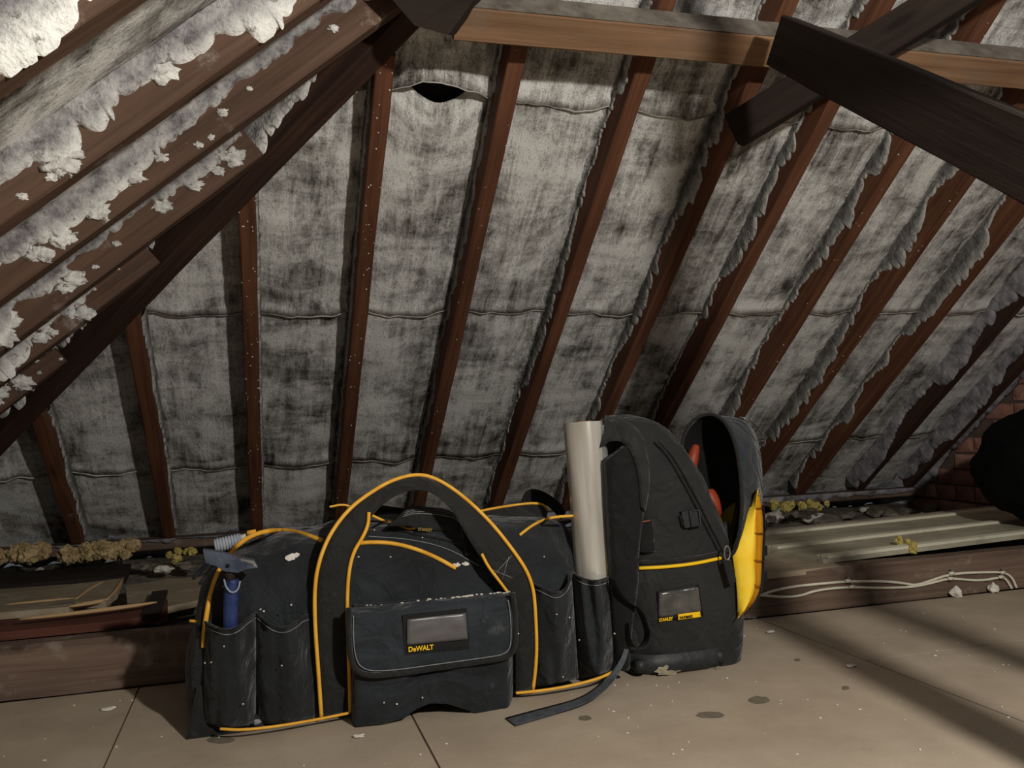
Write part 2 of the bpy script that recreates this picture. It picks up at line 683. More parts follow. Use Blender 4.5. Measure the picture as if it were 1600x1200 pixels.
def left_pt(Y, X, off=DEP):
    return Vector((X, Y, left_z(X, off)))


LR = [1.12, 1.51, 1.835, 2.16, 2.43, 2.72]      # y of the jack rafters on the hip slope


def lfelt(u, v):
    Y = .55 + (3.74-.55)*u
    Xt = min(1.35, hip_x(Y, DEP)+.02)
    X = -1.3 + (Xt+1.3)*v
    s = 0
    for a, b in zip([.8]+LR, LR+[3.0]):
        if a <= Y <= b:
            s = math.sin(math.pi*(Y-a)/(b-a))
    ins = .008*s + .006*nz(Y*7, X*5, 3) + .003*nz(Y*25, X*18, 3)
    return left_pt(Y, X, DEP-ins)


grid('felt_sheet', lfelt, 160, 90, M['felt'], roof, uvfn=lambda u, v: (3.2*u+20, 3*v), thick=.002, tdir=N2)

# ---------------------------------------------------------------- brick gable wall
wall = grid('wall_right', lambda u, v: Vector((WALL_X+.012, 3.66-1.9*u, -.02+(main_z(3.66-1.9*u, DEP)-.0)*v)), 12, 6, M['brick_mortar'], None, thick=.2, tdir=Vector((1, 0, 0)), smooth=False)
tag(wall, kind='structure')


def brick_mesh(L, mat, seed):
    vs, fs = [], []
    nyy, nzz = 5, 3
    d = .05

    def add(fn, a, b):
        base = len(vs)
        for j in range(b+1):
            for i in range(a+1):
                vs.append(fn(i/a, j/b))
        for j in range(b):
            for i in range(a):
                q = base+j*(a+1)+i
                fs.append((q, q+1, q+a+2, q+a+1))
    H = .064

    def face(u, v):
        e = min(u, 1-u, v, 1-v)
        return Vector((.006 if e < .01 else .0015*nz(u*4+seed, v*3), L*(u-.5)+.003*nz(v*5, seed*2), H*(v-.5)+.003*nz(u*5, seed)))
    add(face, nyy, nzz)
    vs2 = [Vector((d, L*(u-.5), H*(v-.5))) for u, v in ((0, 0), (1, 0), (1, 1), (0, 1))]
    base = len(vs)
    vs += vs2
    c = [0, nyy, (nyy+1)*(nzz+1)-1, (nyy+1)*nzz]
    for i in range(4):
        fs.append((c[i], base+i, base+(i+1) % 4, c[(i+1) % 4]))
    me = bpy.data.meshes.new('brick')
    me.from_pydata([tuple(v) for v in vs], [], fs)
    me.materials.append(mat)
    return me


full = [brick_mesh(.212, M['brick' if k % 2 else 'brick2'], k) for k in range(4)]
half = [brick_mesh(.1, M['brick' if k % 2 else 'brick2'], k+7) for k in range(2)]
rng = random.Random(4)
for r_ in range(22):
    zc = .05 + r_*.074
    y = 3.64 - (.11 if r_ % 2 else 0)
    header = r_ % 3 == 1
    while y > 2.0:
        L = .105 if header else .218
        yc = y-L/2
        if zc+.01 < main_z(yc, .03):
            o = bpy.data.objects.new('brick', rng.choice(half if header else full))
            COL.objects.link(o)
            o.parent = wall
            o.location = (WALL_X-.001+rng.uniform(-.003, .003), yc, zc+rng.uniform(-.002, .002))
            o.rotation_euler = (rng.uniform(-.02, .02), 0, rng.uniform(-.012, .012))
        y -= L+.008
# mortar fillet where the roof meets the wall


def fillet(u, v):
    t = -.02 + 2.6*u
    wdt = .07 + .05*max(0, 1-t/.5) + .018*nz(t*9) + .012*nz(t*30)
    a = v*math.pi/2
    p = felt_pt(WALL_X-.005 - .06*(1-v) - .05*max(0, 1-t/.5)*(1-v), t, DEP - .01 - wdt*v)
    lumpy = .012*nz(t*22, v*4) + .006*nz(t*70, v*12)
    return p + Vector((-.018*math.sin(2*a)+lumpy*.6, 0, -.5*lumpy))


fl = grid('mortar_fillet', fillet, 260, 10, M['mortar'], wall, thick=.01, tdir=Vector((1, 0, 0)))

# ---------------------------------------------------------------- floor
floor = bpy.data.objects.new('floor', None)
COL.objects.link(floor)
tag(floor, kind='structure')


def floor_board(x0, x1, y0, y1):
    g = .0018
    return prism('floor_board', [(x0+g, y0+g, -.018), (x1-g, y0+g, -.018), (x1-g, y1-g, -.018), (x0+g, y1-g, -.018)], (0, 0, .018), M['floor'], floor)


for (a, b, c, d) in ((-1.3, -.255, -.3, 2.045), (-.255, .262, -.3, 2.045), (.262, 1.235, -.3, 2.045), (1.235, 2.2, -.3, 1.62), (1.235, 2.2, 1.62, 2.045), (2.2, 3.03, -.3, 2.045)):
    floor_board(a, b, c, d)
prism('sub_floor', [(-1.4, -.4, -.03), (3.04, -.4, -.03), (3.04, 3.8, -.03), (-1.4, 3.8, -.03)], (0, 0, .0115), M['slate'], floor)
# dusty plaster bed between the joists behind the edge timber


def bed(u, v):
    x = -1.35+4.37*u
    y = 2.12+1.56*v
    return Vector((x, y, .018+.012*nz(x*6, y*6)+.007*nz(x*22, y*22)+.035*max(0, (y-3.1)/.6)))


grid('plaster_bed', bed, 150, 60, M['rubble'], floor, thick=.03, tdir=Vector((0, 0, -1)))

# ---------------------------------------------------------------- timbers


def crust(parent, base, along, down, out, length, depth, seed, frac=(.3, .95), thick=.006, start=0, mat=None, fr=1.0, fade=None):
    """ragged flaking mortar stuck on a rafter side: hangs from the felt towards the arris"""
    n = max(20, int(length/.0032))
    rows = 8
    vs, fs, uv = [], [], []
    rg = random.Random(int(seed*100)+7)

    def scallops(wmin, wmax):
        out_ = np.zeros(n+1)
        x = 0.0
        while x < length:
            wd = rg.uniform(wmin, wmax)
            hgt = rg.uniform(.15, 1)**1.2
            i0, i1 = int(x/length*n), min(n, int((x+wd)/length*n))
            for q in range(i0, i1+1):
                k = ((q/n*length)-x)/wd*2-1
                out_[q] = max(out_[q], hgt*max(0, 1-abs(k)**2.3)**.6)
            x += wd*rg.uniform(.55, 1.3)
        return out_
    big_, small_ = scallops(.035, .13), scallops(.012, .045)
    for i in range(n+1):
        s = start+length*i/n
        a = nz(s*2.6*fr, seed*4.1)+.4*nz(s*7*fr, seed*1.1)
        k = max(0, min(1, .12+1.3*a+.7*big_[i]))
        e = frac[0]*(.75+.5*a)+(frac[1]-frac[0])*k + .22*small_[i]*abs(math.sin(s*9+seed))**.5*(frac[1]-frac[0]+.25)
        if fade:
            e *= fade(s/length)
        e = min(.99, max(.02, e))
        jag = -.010*small_[i]*e + .003*nz(s*60, seed)
        for j in range(rows+1):
            f = j/rows
            prof = (1-f**5)*.8+.2*(1-f)
            h = thick*(.35+.65*prof)*(1 if f < 1 else .0) + .004*prof*nz(s*30, f*e*5, seed)+.0035*prof*abs(nz(s*75, f*e*14, seed))
            if f == 1:
                h = -.001
            vs.append(base + along*(s+jag*f) + down*(depth*e*f) + out*(.0008+max(0, h) if f < 1 else -.001))
            uv.append((s, .25*f + .75*e*f if frac[1] > .97 or mat is None else .85*f))
    W = rows+1
    for i in range(n):
        for j in range(rows):
            q = i*W+j
            fs.append((q, q+1, q+W+1, q+W))
    o = build('mortar_crust', vs, fs, mat or M['crust'], parent, uv, True)
    o['kind'] = 'stuff'
    return o


ord_ = ['leftmost', 'second from left', 'third from left', 'fourth from left', 'fifth from left', 'sixth from left', 'seventh from left',
        'eighth from left', 'ninth from left', 'tenth from left', 'eleventh from left', 'twelfth from left', 'last']
rlab = ['short dark brown rafter at far left, pale crust down its right side',
        'short brown rafter second from left under the hip, above the insulation',
        'red-brown rafter third from left, nearly upright in view, behind the hammer end of the holdall',
        'red-brown rafter fourth from left, its head at the upper end of the hip timber',
        'white-speckled red-brown rafter fifth from left, passing under the purlin near its left end',
        'dark red-brown rafter sixth from left, running down behind the middle of the holdall',
        'dark brown rafter seventh from left, meeting the lower end of the dark rising strut',
        'brown rafter eighth from left, its foot behind the shoulder of the backpack',
        'brown rafter ninth from left, its foot behind the open lid of the backpack',
        'brown rafter tenth from left, first one clear to the right of the backpack lid',
        'brown rafter with an orange lit edge, eleventh from left, third before the brick wall',
        'dark rafter next to last before the brick wall, edged with ragged grey mortar',
        'nearly black rafter right beside the brick wall, half buried in grey mortar']
W_R = .043
for i, X in enumerate(RX):
    tb = .10 if i < 12 else .3
    Ybot = 3.54
    Ytop = max(.6, hip_y(X, 0) + .07) if i < 4 else .6
    c0 = Vector((X, Ybot, main_z(Ybot, DEP/2)))
    c1 = Vector((X, Ytop, main_z(Ytop, DEP/2)))
    o = beam('rafter', c0, c1, W_R, DEP-.004, N1, M['rafter'] if i < 11 else M['hip'], None, seg=24, seed=i+1, wob=.0025)
    tag(o, rlab[i], 'rafter', 'common rafters of the long slope')
    L = (c1-c0).length
    felt0 = c0 + N1*(DEP/2-.004)
    if i >= 3:       # crust on the side that faces left
        amp = (.02, .5) if i in (3, 4) else ((.06, .62) if i == 5 else (.10, .80))
        crust(o, felt0 - Vector((W_R/2, 0, 0)), D1, -N1, Vector((-1, 0, 0)), L-.02, DEP, i*3.3, amp if i < 11 else (.45, .98), .0035 if i < 6 else (.0045 if i < 11 else .012), mat=M['crust2'] if i < 11 else M['mortar'])
        crust(o, felt0 - Vector((W_R/2+.001, 0, -.001)), D1, Vector((-1, 0, 0)), -N1, L-.02, .035, i*5.3+2, (.02, .7), .002, mat=M['crust2'])
    if i in (2, 3, 4, 8, 9):
        sp_bm = bmesh.new()
        rg_ = random.Random(i)
        for q in range(46):
            pp_ = c0 - N1*(DEP/2-.001) + D1*(L*rg_.random()**.6) + Vector((rg_.uniform(-.021, .021), 0, 0))
            bmesh.ops.create_icosphere(sp_bm, subdivisions=1, radius=rg_.uniform(.0008, .0026), matrix=Matrix.Translation(pp_))
        sp_me = bpy.data.meshes.new('salt_specks')
        sp_bm.to_mesh(sp_me)
        sp_bm.free()
        sp_me.materials.append(M['plaster'])
        sp_o = bpy.data.objects.new('salt_specks', sp_me)
        COL.objects.link(sp_o)
        sp_o.parent = o
        sp_o['kind'] = 'stuff'
    if i <= 2:
        crust(o, felt0 + Vector((W_R/2, 0, 0)), D1, -N1, Vector((1, 0, 0)), L-.02, DEP, i*3.3+1, (.35, .95) if i == 0 else (.15, .7), .006, mat=M['crust2'])

jlab = ['thick brown rafter crossing the top left corner, big cream-white salt patch on it',
        'second diagonal rafter from the top left corner, bright white flaking lobes along it',
        'third diagonal rafter from the top left corner, smooth brown with scattered white spots',
        'fourth diagonal rafter from the top left corner, blunt end against the hip timber',
        'fifth diagonal rafter at the left edge, short, blue-white crust over most of its side',
        'lowest diagonal rafter at the left edge, in deep shade beneath the others']
for i, Y in enumerate(LR):
    Xe = hip_x(Y, 0) - .05
    Xs = -1.18
    Yc = Y-.022
    c0 = Vector((Xs, Yc, left_z(Xs, DEP/2)))
    c1 = Vector((Xe, Yc, left_z(Xe, DEP/2)))
    o = beam('jack_rafter', c0, c1, .044, DEP-.004, N2, M['jack'], None, seg=20, seed=i+31, wob=.0025)
    tag(o, jlab[i], 'rafter', 'jack rafters of the hip slope')
    L = (c1-c0).length
    felt0 = c0 + N2*(DEP/2-.004) - Vector((0, .022, 0))
    fr_ = [(.35, .9), (.45, 1.0), (.2, .62), (.35, .9), (.4, 1.0), (.4, .9)][i]
    crust(o, felt0, D2, -N2, Vector((0, -1, 0)), L-.01, DEP, i*2.7+50, fr_, .012, fr=.8)
    # separate lobes below the ragged edge
    rr = random.Random(i+5)
    for k in range(22):
        s = rr.uniform(.45, L)
        f = rr.uniform(.3, .8)
        big1 = rr.random() < .3
        lump('salt_lobe', felt0 + D2*s - N2*(DEP*f), rr.uniform(.012, .024) if big1 else rr.uniform(.004, .011), M['crust_w'], o, seed=k+i*9, amp=.8, fr=2.2, n=3, sq=(1.25, .28, .85))

# hip timber: lower right arris on the line measured in the photograph
HD = Vector((-.95, 1, -TM)).normalized()
side = Vector((-1, -1, 0)).normalized()
A0 = Vector((.32, 1.933, 1.374))
upn = HD.cross(side)
if upn.z < 0:
    upn = -upn
HW, HDp = .07, .115
ctr = A0 + side*(HW/2) + upn*(HDp/2)
h0 = ctr + HD*2.05
h1 = ctr - HD*1.2
hip = beam('hip_rafter', h0, h1, HW, HDp, upn, M['hip'], None, seg=30, seed=77, wob=.003)
tag(hip, 'dark heavy hip timber running diagonally from the top down to the left edge', 'rafter')
crust(hip, h0 + side*(HW/2) + upn*(HDp/2-.01), -HD, -upn, side, 3.2, HDp, 91, (.3, .85), .009)

# purlin
U = Vector((0, 1.812, main_z(1.812)))
PT, PW = .08, .075
pc = U - N1*(PT/2) - D1*(PW/2)
p0 = Vector((.425, pc.y, pc.z))
p1 = Vector((3.03, pc.y, pc.z))
pur = beam('purlin', p0, p1, PW, PT-.001, N1, M['purlin'], None, seg=26, seed=9, wob=.002)
tag(pur, 'square brown purlin running along the top of the picture under the rafters', 'beam')
gr = m_plain('grey_dust_layer', lin((96, 88, 80)), lin((134, 126, 116)), 18, .95, .4)


def dustf(u, v):
    X = .43+2.59*u
    p = U + D1*.0005 - N1*(.004+(PT-.008)*v)
    return Vector((X, p.y, p.z)) + D1*(.0012+.001*nz(X*20, v*3))


du = grid('dust_layer', dustf, 80, 4, gr, pur)
du['kind'] = 'stuff'

# block at the head of the hip and end of purlin
blk = prism('strut_block', [PY(562, -60, 1.70), PY(648, 40, 1.72), PY(700, 55, 1.72), PY(748, -10, 1.72), PY(790, -60, 1.70)], (0.03, .06, .03), M['brace'])
tag(blk, 'dark timber block at the top edge, between the hip head and the purlin end', 'timber')

# braces
b1a = CAM + ray(1222, 66)*1.93
b1b = CAM + ray(1600, 244)*1.255
dd = (b1b-b1a)
b1b = b1a + dd*2.25
brace = beam('brace', b1a, b1b, .042, .105, Vector((.1, -.25, 1)), M['brace'], None, seg=16, seed=12, wob=.002)
tag(brace, 'near dark brown brace slanting down to the right edge, across the purlin', 'timber')
b2a = CAM + ray(1147, 205)*2.27
b2b = CAM + ray(1430, 30)*2.02
dd = (b2b-b2a)
br2 = beam('brace', b2a, b2a+dd*1.9, .05, .085, Vector((0, -.2, 1)), M['brace'], None, seg=14, seed=14, wob=.002)
tag(br2, 'dark brown strut rising to the upper right behind the near brace', 'timber')

lean = beam('strut', (1.37, .35, 0), (.76, .83, 1.85), .04, .07, (0, 1, .2), M['brace'], None, seg=10, seed=17)  # unseen strut, added for the shadow band it casts on the floor
tag(lean, 'added leaning timber strut, unseen outside the right edge, there for its floor shadow', 'timber')
# edge joist
jo = beam('edge_joist', (-1.35, 2.08, .055), (3.02, 2.08, .055), .058, .112, (0, 0, 1), M['joist'], None, seg=40, seed=21, wob=.003)
tag(jo, 'long brown timber edging the boarded floor, white cable clipped to its right half', 'joist')
# wall plate
wp = beam('wall_plate', (-1.3, 3.53, .122), (3.02, 3.53, .122), .1, .036, (0, 0, 1), M['joist'], None, seg=40, seed=23, wob=.004)
tag(wp, 'brown wall plate timber under the rafter feet along the eaves', 'beam')
for s0, ln, sd in ((-1.25, 4.2, 3),):
    crust(wp, Vector((s0, 3.475, .142)), Vector((1, 0, 0)), Vector((0, -.15, -1)).normalized(), Vector((0, -1, .2)).normalized(), ln, .05, sd, (.1, .6), .010, mat=M['mortar'])


# crusty mortar packing between rafter feet
def packing(u, v):
    X = -1.25+4.25*u
    h = .025+.03*abs(nz(X*5))+.02*abs(nz(X*23))+.02*max(0, (X-2)/1)
    return felt_pt(X, -.0+h*2.2*v+.01, DEP-.012-.03*(1-v)**2*(1+nz(X*14)) - .008*nz(X*30, v*6))


pk = grid('mortar_packing', packing, 300, 6, M['mortar'], roof, thick=.01, tdir=N1)
pk['kind'] = 'stuff'

# ---------------------------------------------------------------- loose boards on the left


def flat_board(name, pxs, z, th, mat, label, cat='board', lean=None, group=None):
    pts = [PZ(x, y, z) for x, y in pxs]
    o = prism(name, [p-Vector((0, 0, th)) for p in pts], (0, 0, th), mat)
    tag(o, label, cat, group)
    return o


flat_board('plank', [(-60, 972), (130, 953), (262, 936), (262, 958), (165, 972), (-60, 994)], .085, .02, M['redboard'], 'red-stained board lying just behind the edge timber at the left')
pl = flat_board('plank', [(-60, 925), (120, 912), (192, 903), (183, 925), (165, 939), (118, 940), (108, 948), (-60, 962)], .105, .018, M['oldboard'], 'grey weathered board with a splintered pale end at the left')


def sliver(name, pxs, z, r, mat, parent):
    pts = smooth_line([PZ(x, y, z) for x, y in pxs], 1)
    return part(tube(name, pts, r, mat, n=5, rfn=lambda f: .35+.65*math.sin(math.pi*min(1, max(.02, f)))), parent)


sp_ = thing('split_wood', 'pale broken splinters along the end of the grey board at the left', 'offcut', PZ(150, 938, .1))
for q in ([(4, 946), (60, 941), (118, 935)], [(108, 948), (150, 941), (170, 937)], [(165, 938), (180, 925), (193, 902)], [(118, 937), (140, 920), (165, 908)], [(30, 968), (120, 958), (200, 948), (245, 941)]):
    sliver('splinter', q, .104, .006, M['split'], sp_)
flat_board('plank', [(-60, 900), (205, 880), (196, 900), (-60, 918)], .085, .025, M['darkboard'], 'nearly black board between the insulation and the grey board')
flat_board('plank', [(196, 915), (262, 905), (330, 900), (320, 935), (262, 948), (200, 952)], .075, .018, M['oldboard'], 'dusty grey board ending beside the left end of the holdall')
ds = flat_board('plank', [(238, 924), (262, 921), (250, 958), (222, 960)], .092, .012, M['darkboard'], 'short dark batten lying across the dusty board left of the holdall')


def tuft(name, pxs, z, mat, label, r=.03, sd=1, n=26):
    pt = (lambda x, y: PY(x, y, z)) if z > 1 else (lambda x, y: PZ(x, y, z))
    c = pt(pxs[0][0], pxs[0][1])
    t = thing(name, label, 'insulation', c)
    rr = random.Random(sd)
    bm = bmesh.new()
    ln = resample([pt(x, y) for x, y in pxs], n)
    for i, p in enumerate(ln):
        mt = Matrix.Translation(p + Vector((rr.uniform(-.01, .01), rr.uniform(-.03, .03), rr.uniform(-.01, .015))))
        res = bmesh.ops.create_icosphere(bm, subdivisions=3, radius=r*rr.uniform(.6, 1.15), matrix=mt)
        for v in res['verts']:
            q = v.co
            v.co = q + (q-mt.translation)*(.5*nz(q.x*60, q.y*60, q.z*60) + .35*nz(q.x*150, q.y*150, q.z*150))
    me = bpy.data.meshes.new('fibre_clump')
    bm.to_mesh(me)
    bm.free()
    me.materials.append(mat)
    o = bpy.data.objects.new('fibre_clump', me)
    COL.objects.link(o)
    part(o, t)
    o['kind'] = 'stuff'
    return t


tuft('insulation_tuft', [(-20, 872), (30, 868), (68, 866)], 3.2, M['insul'], 'tan fibrous insulation at the left edge below the rafter feet', .026, 1, 26)
tuft('insulation_tuft', [(98, 872), (150, 862), (205, 858)], 3.25, M['insul'], 'tan fibrous insulation lump beneath the second rafter foot', .025, 2, 34)
tuft('insulation_tuft', [(268, 868), (300, 864)], 3.2, M['insuly'], 'small yellowish insulation scrap behind the hammer head', .015, 3, 6)
tuft('insulation_tuft', [(1205, 792), (1250, 792), (1290, 792)], 3.1, M['insuly'], 'yellow insulation scrap on the rubble right of the backpack', .017, 4, 14)
tuft('insulation_tuft', [(1410, 852), (1424, 854)], .128, M['insuly'], 'small yellow insulation tuft lying on the cream board', .012, 5, 5)

# rubble strip on the right beyond the cream board
rr = random.Random(11)
for i in range(16):
    px = 1205 + i*19 + rr.uniform(-8, 8)
    py = 797 + rr.uniform(-6, 16) - i*.6
    p = PZ(px, py, .07)
    if p.x > 2.95:
        continue
    o = lump('rubble_stone', (p.x, p.y, .055), rr.uniform(.022, .05), M['rubble'] if i % 4 else M['plaster'], None, seed=i, amp=.6, fr=2, n=2, sq=(1.3, 1, .55))
    tag(o, ('pale plaster stone' if i % 4 == 0 else 'grey rubble stone')+' between the cream board and the eaves', 'stone', 'rubble along the eaves right of the backpack')
for i in range(13):
    px = 70 + i*19 + rr.uniform(-8, 8)
    py = 889 + rr.uniform(-8, 12)
    if px < 200:
        py = 885+rr.uniform(-4, 4)
    p = PZ(px, py, .07)
    o = lump('rubble_stone', (p.x, p.y, .07), rr.uniform(.012, .026), M['rubble'] if i % 5 else M['plaster'], None, seed=i+40, amp=.6, fr=2, n=2, sq=(1.3, 1, .55))
    tag(o, ('pale plaster stone' if i % 5 == 0 else 'grey rubble stone')+' in the dim corner left of the holdall', 'stone', 'rubble left of the holdall')

# ---------------------------------------------------------------- cream moulded board
th8 = math.radians(7)
dx = Vector((math.cos(th8), math.sin(th8), 0))
dy = Vector((-math.sin(th8), math.cos(th8), 0))
cb = thing('moulded_board', 'old cream-painted panelled board with raised mouldings lying on the joists at the right', 'board', (1.45, 2.12, .112))
O = Vector((1.50, 2.115, .112))


def cbx(name, a0, a1, b0, b1, z0, z1, mat):
    P = [O+dx*a0+dy*b0, O+dx*a1+dy*b0, O+dx*a1+dy*b1, O+dx*a0+dy*b1]
    return part(prism(name, [p+Vector((0, 0, z0)) for p in P], (0, 0, z1-z0), mat), cb)


cbx('board_panel', -.02, 1.4, -.01, .16, 0, .012, M['cream'])
cbx('board_panel', -.02, 1.4, .162, .40, 0, .012, M['cream'])
cbx('board_panel', -.02, 1.4, .402, .56, 0, .012, M['cream'])
for b in (-.008, .20, .44):
    cbx('moulding', 0.0, 1.4, b, b+.028, .0125, .021, M['creamedge'])
    cbx('moulding', 0.0, 1.4, b+.036, b+.048, .0125, .017, M['creamedge'])
sb = flat_board('plank', [(1192, 846), (1236, 842), (1312, 884), (1192, 897)], .113, .014, M['oldboard'], 'grey board end between the backpack and the cream moulded board')

# ---------------------------------------------------------------- black sack at right
c = PY(1634, 752, 2.3)
import bmesh
bm = bmesh.new()
bmesh.ops.create_icosphere(bm, subdivisions=5, radius=1)
for v in bm.verts:
    d = v.co.normalized()
    k = 1+.12*nz(d.x*1.7, d.y*1.7, d.z*1.7+3)+.05*nz(d.x*6, d.y*6, d.z*6)
    q = Vector((d.x*.215, d.y*.2, d.z*.185 if d.z > 0 else d.z*.2))*k
    v.co = Vector((c.x, c.y, .325))+q
    v.co.z = max(v.co.z, .137)
me = bpy.data.meshes.new('black_sack')
bm.to_mesh(me)
bm.free()
me.materials.append(M['sack'])
for p in me.polygons:
    p.use_smooth = True
sk = bpy.data.objects.new('black_sack', me)
COL.objects.link(sk)
tag(sk, 'matt black bulging sack standing on the cream board at the right edge', 'sack')

# ---------------------------------------------------------------- cables on the joist
def cable_px(l):
    return smooth_line([PY(1100+x/3.2, 880+y/3.2, 2.045) for x, y in l], 2)


ca = thing('cable', 'pair of white cables clipped along the edge timber right of the backpack', 'cable', PY(1190, 932, 2.045))
part(tube('cable_core', cable_px([(250, 165), (290, 158), (340, 138), (450, 116), (560, 105), (720, 90), (900, 90), (1000, 100), (1060, 112), (1130, 88), (1240, 52), (1400, 45), (1500, 45), (1540, 70), (1562, 122)]), .0036, M['white'], n=8), ca)
part(tube('cable_core', cable_px([(250, 158), (300, 160), (380, 170), (480, 165), (560, 135), (720, 118), (900, 125), (1050, 119), (1150, 96), (1230, 74), (1380, 90), (1490, 68), (1515, 85), (1538, 126)]), .0036, M['white'], n=8), ca)
for x, y in ((718, 88), (738, 118), (1237, 50), (1231, 76), (1492, 46), (1484, 68)):
    p = PY(1100+x/3.2, 880+y/3.2, 2.040)
    cl = part(tube('cable_clip', [p+Vector((-.004, .004, 0)), p+Vector((-.004, -.003, 0)), p+Vector((.004, -.003, 0)), p+Vector((.004, .004, 0))], .005, M['white'], n=6), ca)
    part(tube('nail', [p+Vector((0, .005, .008)), p+Vector((0, -.005, .008))], .002, M['steel'], n=6), cl)
for q in ((1494, 922), (1552, 921)):
    p = PY(q[0], q[1], 2.03)
    o = lump('plaster_lump', (p.x, 2.03, .014), .014, M['plaster'], None, seed=q[0], amp=.7, fr=2, n=2)
    tag(o, 'cream plaster lump at the foot of the edge timber, %s of two' % ('left' if q[0] < 1500 else 'right'), 'plaster')

# ================================================================ HOLDALL
HB = thing('tool_holdall', 'large black tool holdall with yellow piping, webbing handles and front pockets', 'bag', (.29, 1.82, 0))
# sections: X, front Y, back Y, height
secs = [(-.128, 1.72, 1.98, .17), (-.115, 1.70, 2.0, .235), (-.085, 1.69, 2.0, .285), (-.03, 1.685, 2.0, .32), (.05, 1.68, 2.0, .338), (.15, 1.675, 2.0, .345),
        (.28, 1.67, 2.0, .345), (.40, 1.67, 2.0, .34), (.50, 1.68, 2.0, .335), (.58, 1.69, 2.0, .33), (.63, 1.72, 2.0, .315), (.665, 1.785, 1.99, .285), (.69, 1.84, 1.97, .23), (.70, 1.87, 1.95, .17)]
sx = [s[0] for s in secs]


def sec_at(X):
    return [float(np.interp(X, sx, [s[k] for s in secs])) for k in (1, 2, 3)]


def body_pt(u, v):
    X = sx[0]+(sx[-1]-sx[0])*u
    yf, yb, h = sec_at(X)
    a = 2*math.pi*v - math.pi/2      # v: 0 bottom middle, .25 front.. goes round
    ca_, sa = math.cos(a), math.sin(a)
    n = 4.5 if sa < 0 else 2.7
    yy_ = (yf+yb)/2 - (yb-yf)/2*math.copysign(abs(ca_)**(2/n), ca_)
    zc = h*.5
    zz = zc + (h*.5)*math.copysign(abs(sa)**(2/n), sa)
    p = Vector((X, yy_, zz))
    wv = .013*nz(p.x*8, p.y*9, p.z*9) + .011*(abs(nz(p.x*13+3, p.y*12, p.z*20))-.2) + .003*nz(p.x*34, p.y*30, p.z*25)
    # sagging valley in the zipped top
    if sa > .3:
        p.z -= .012*sa*abs(nz(p.x*6+4, p.y*5))
    p += Vector((0, -wv if ca_ > 0 else wv, wv*.8 if sa > 0 else 0))
    p.z = max(p.z, .003)
    return p


def body_mesh():
    nu, nv = 110, 72
    vs, fs = [], []
    for i in range(nu+1):
        for j in range(nv):
            vs.append(body_pt(i/nu, j/nv))
    for i in range(nu):
        for j in range(nv):
            a = i*nv+j
            b = i*nv+(j+1) % nv
            fs.append((a, a+nv, b+nv, b))
    for i in (0, nu):
        c_ = sum((vs[i*nv+j] for j in range(nv)), Vector())/nv
        rings = [(.8, .008), (.5, .014), (.2, .016)]
        prev = [i*nv+j for j in range(nv)]
        sgn = -1 if i == 0 else 1
        for s, off in rings:
            cur = []
            for j in range(nv):
                q = c_+(vs[i*nv+j]-c_)*s
                q.x += sgn*off
                cur.append(len(vs))
                vs.append(q)
            for j in range(nv):
                f = (prev[j], prev[(j+1) % nv], cur[(j+1) % nv], cur[j])
                fs.append(f if sgn < 0 else f[::-1])
            prev = cur
        fs.append(tuple(prev) if sgn < 0 else tuple(prev[::-1]))
    return vs, fs


bv, bf = body_mesh()
body = part(build('bag_body', bv, bf, M['black'], None, smooth=True), HB)
bvh_bag = BVHTree.FromPolygons([tuple(v) for v in bv], bf)


def S(px, py, off=.003, bvh=None, Yd=1.72):
    """point of a bag surface seen at a photo pixel, lifted off by off"""
    d = ray(px, py).normalized()
    h = (bvh or bvh_bag).ray_cast(CAM, d)
    if h[0] is None:
        p = PY(px, py, Yd)
        return p
    return h[0] - d*off


def pix(px, py, n=None):
    return (px, py)


def lerp2(pl, u):
    """point along a 2-d polyline by fraction"""
    d = [0]
    for a, b in zip(pl, pl[1:]):
        d.append(d[-1]+math.hypot(b[0]-a[0], b[1]-a[1]))
    t = u*d[-1]
    return (float(np.interp(t, d, [p[0] for p in pl])), float(np.interp(t, d, [p[1] for p in pl])))


def sheet(name, top, bot, Yfn, mat, parent, nu=24, nv=16, thick=.003, lab=None):
    def fn(u, v):
        a, b = lerp2(top, u), lerp2(bot, u)
        x, y = a[0]+(b[0]-a[0])*v, a[1]+(b[1]-a[1])*v
        return PY(x, y, Yfn(u, v))
    o = part(grid(name, fn, nu, nv, mat, None, thick=thick, tdir=Vector((0, 1, 0))), parent)
    if lab:
        o['label'] = lab
    return o


def pipe_on(pxs, r=.0036, name='piping', parent=HB, mat=None, off=.002, it=2, bvh=None, n=60, Yd=1.72):
    l = smooth_line([Vector((x, y, 0)) for x, y in pxs], it)
    l = resample(l, n)
    pts = [S(p.x, p.y, off, bvh, Yd) for p in l]
    for k in range(2):
        pts = [pts[0]] + [(pts[i-1]+pts[i]*2+pts[i+1])/4 for i in range(1, len(pts)-1)] + [pts[-1]]
    o = tube(name, pts, r, mat or M['piping'], n=7)
    p = part(o, parent)
    return p


# lower skirt poking out at the left foot of the bag
sk_ = sheet('base_skirt', [(308, 1072), (330, 1070), (352, 1080), (380, 1090)], [(290, 1158), (312, 1158), (352, 1152), (420, 1143)], lambda u, v: 1.685-.012*v, M['web'], HB, 10, 6)
sheet('base_skirt', [(545, 1118), (640, 1100), (730, 1082), (832, 1076)], [(548, 1128), (640, 1112), (730, 1092), (832, 1084)], lambda u, v: 1.68, M['black'], HB, 10, 4)


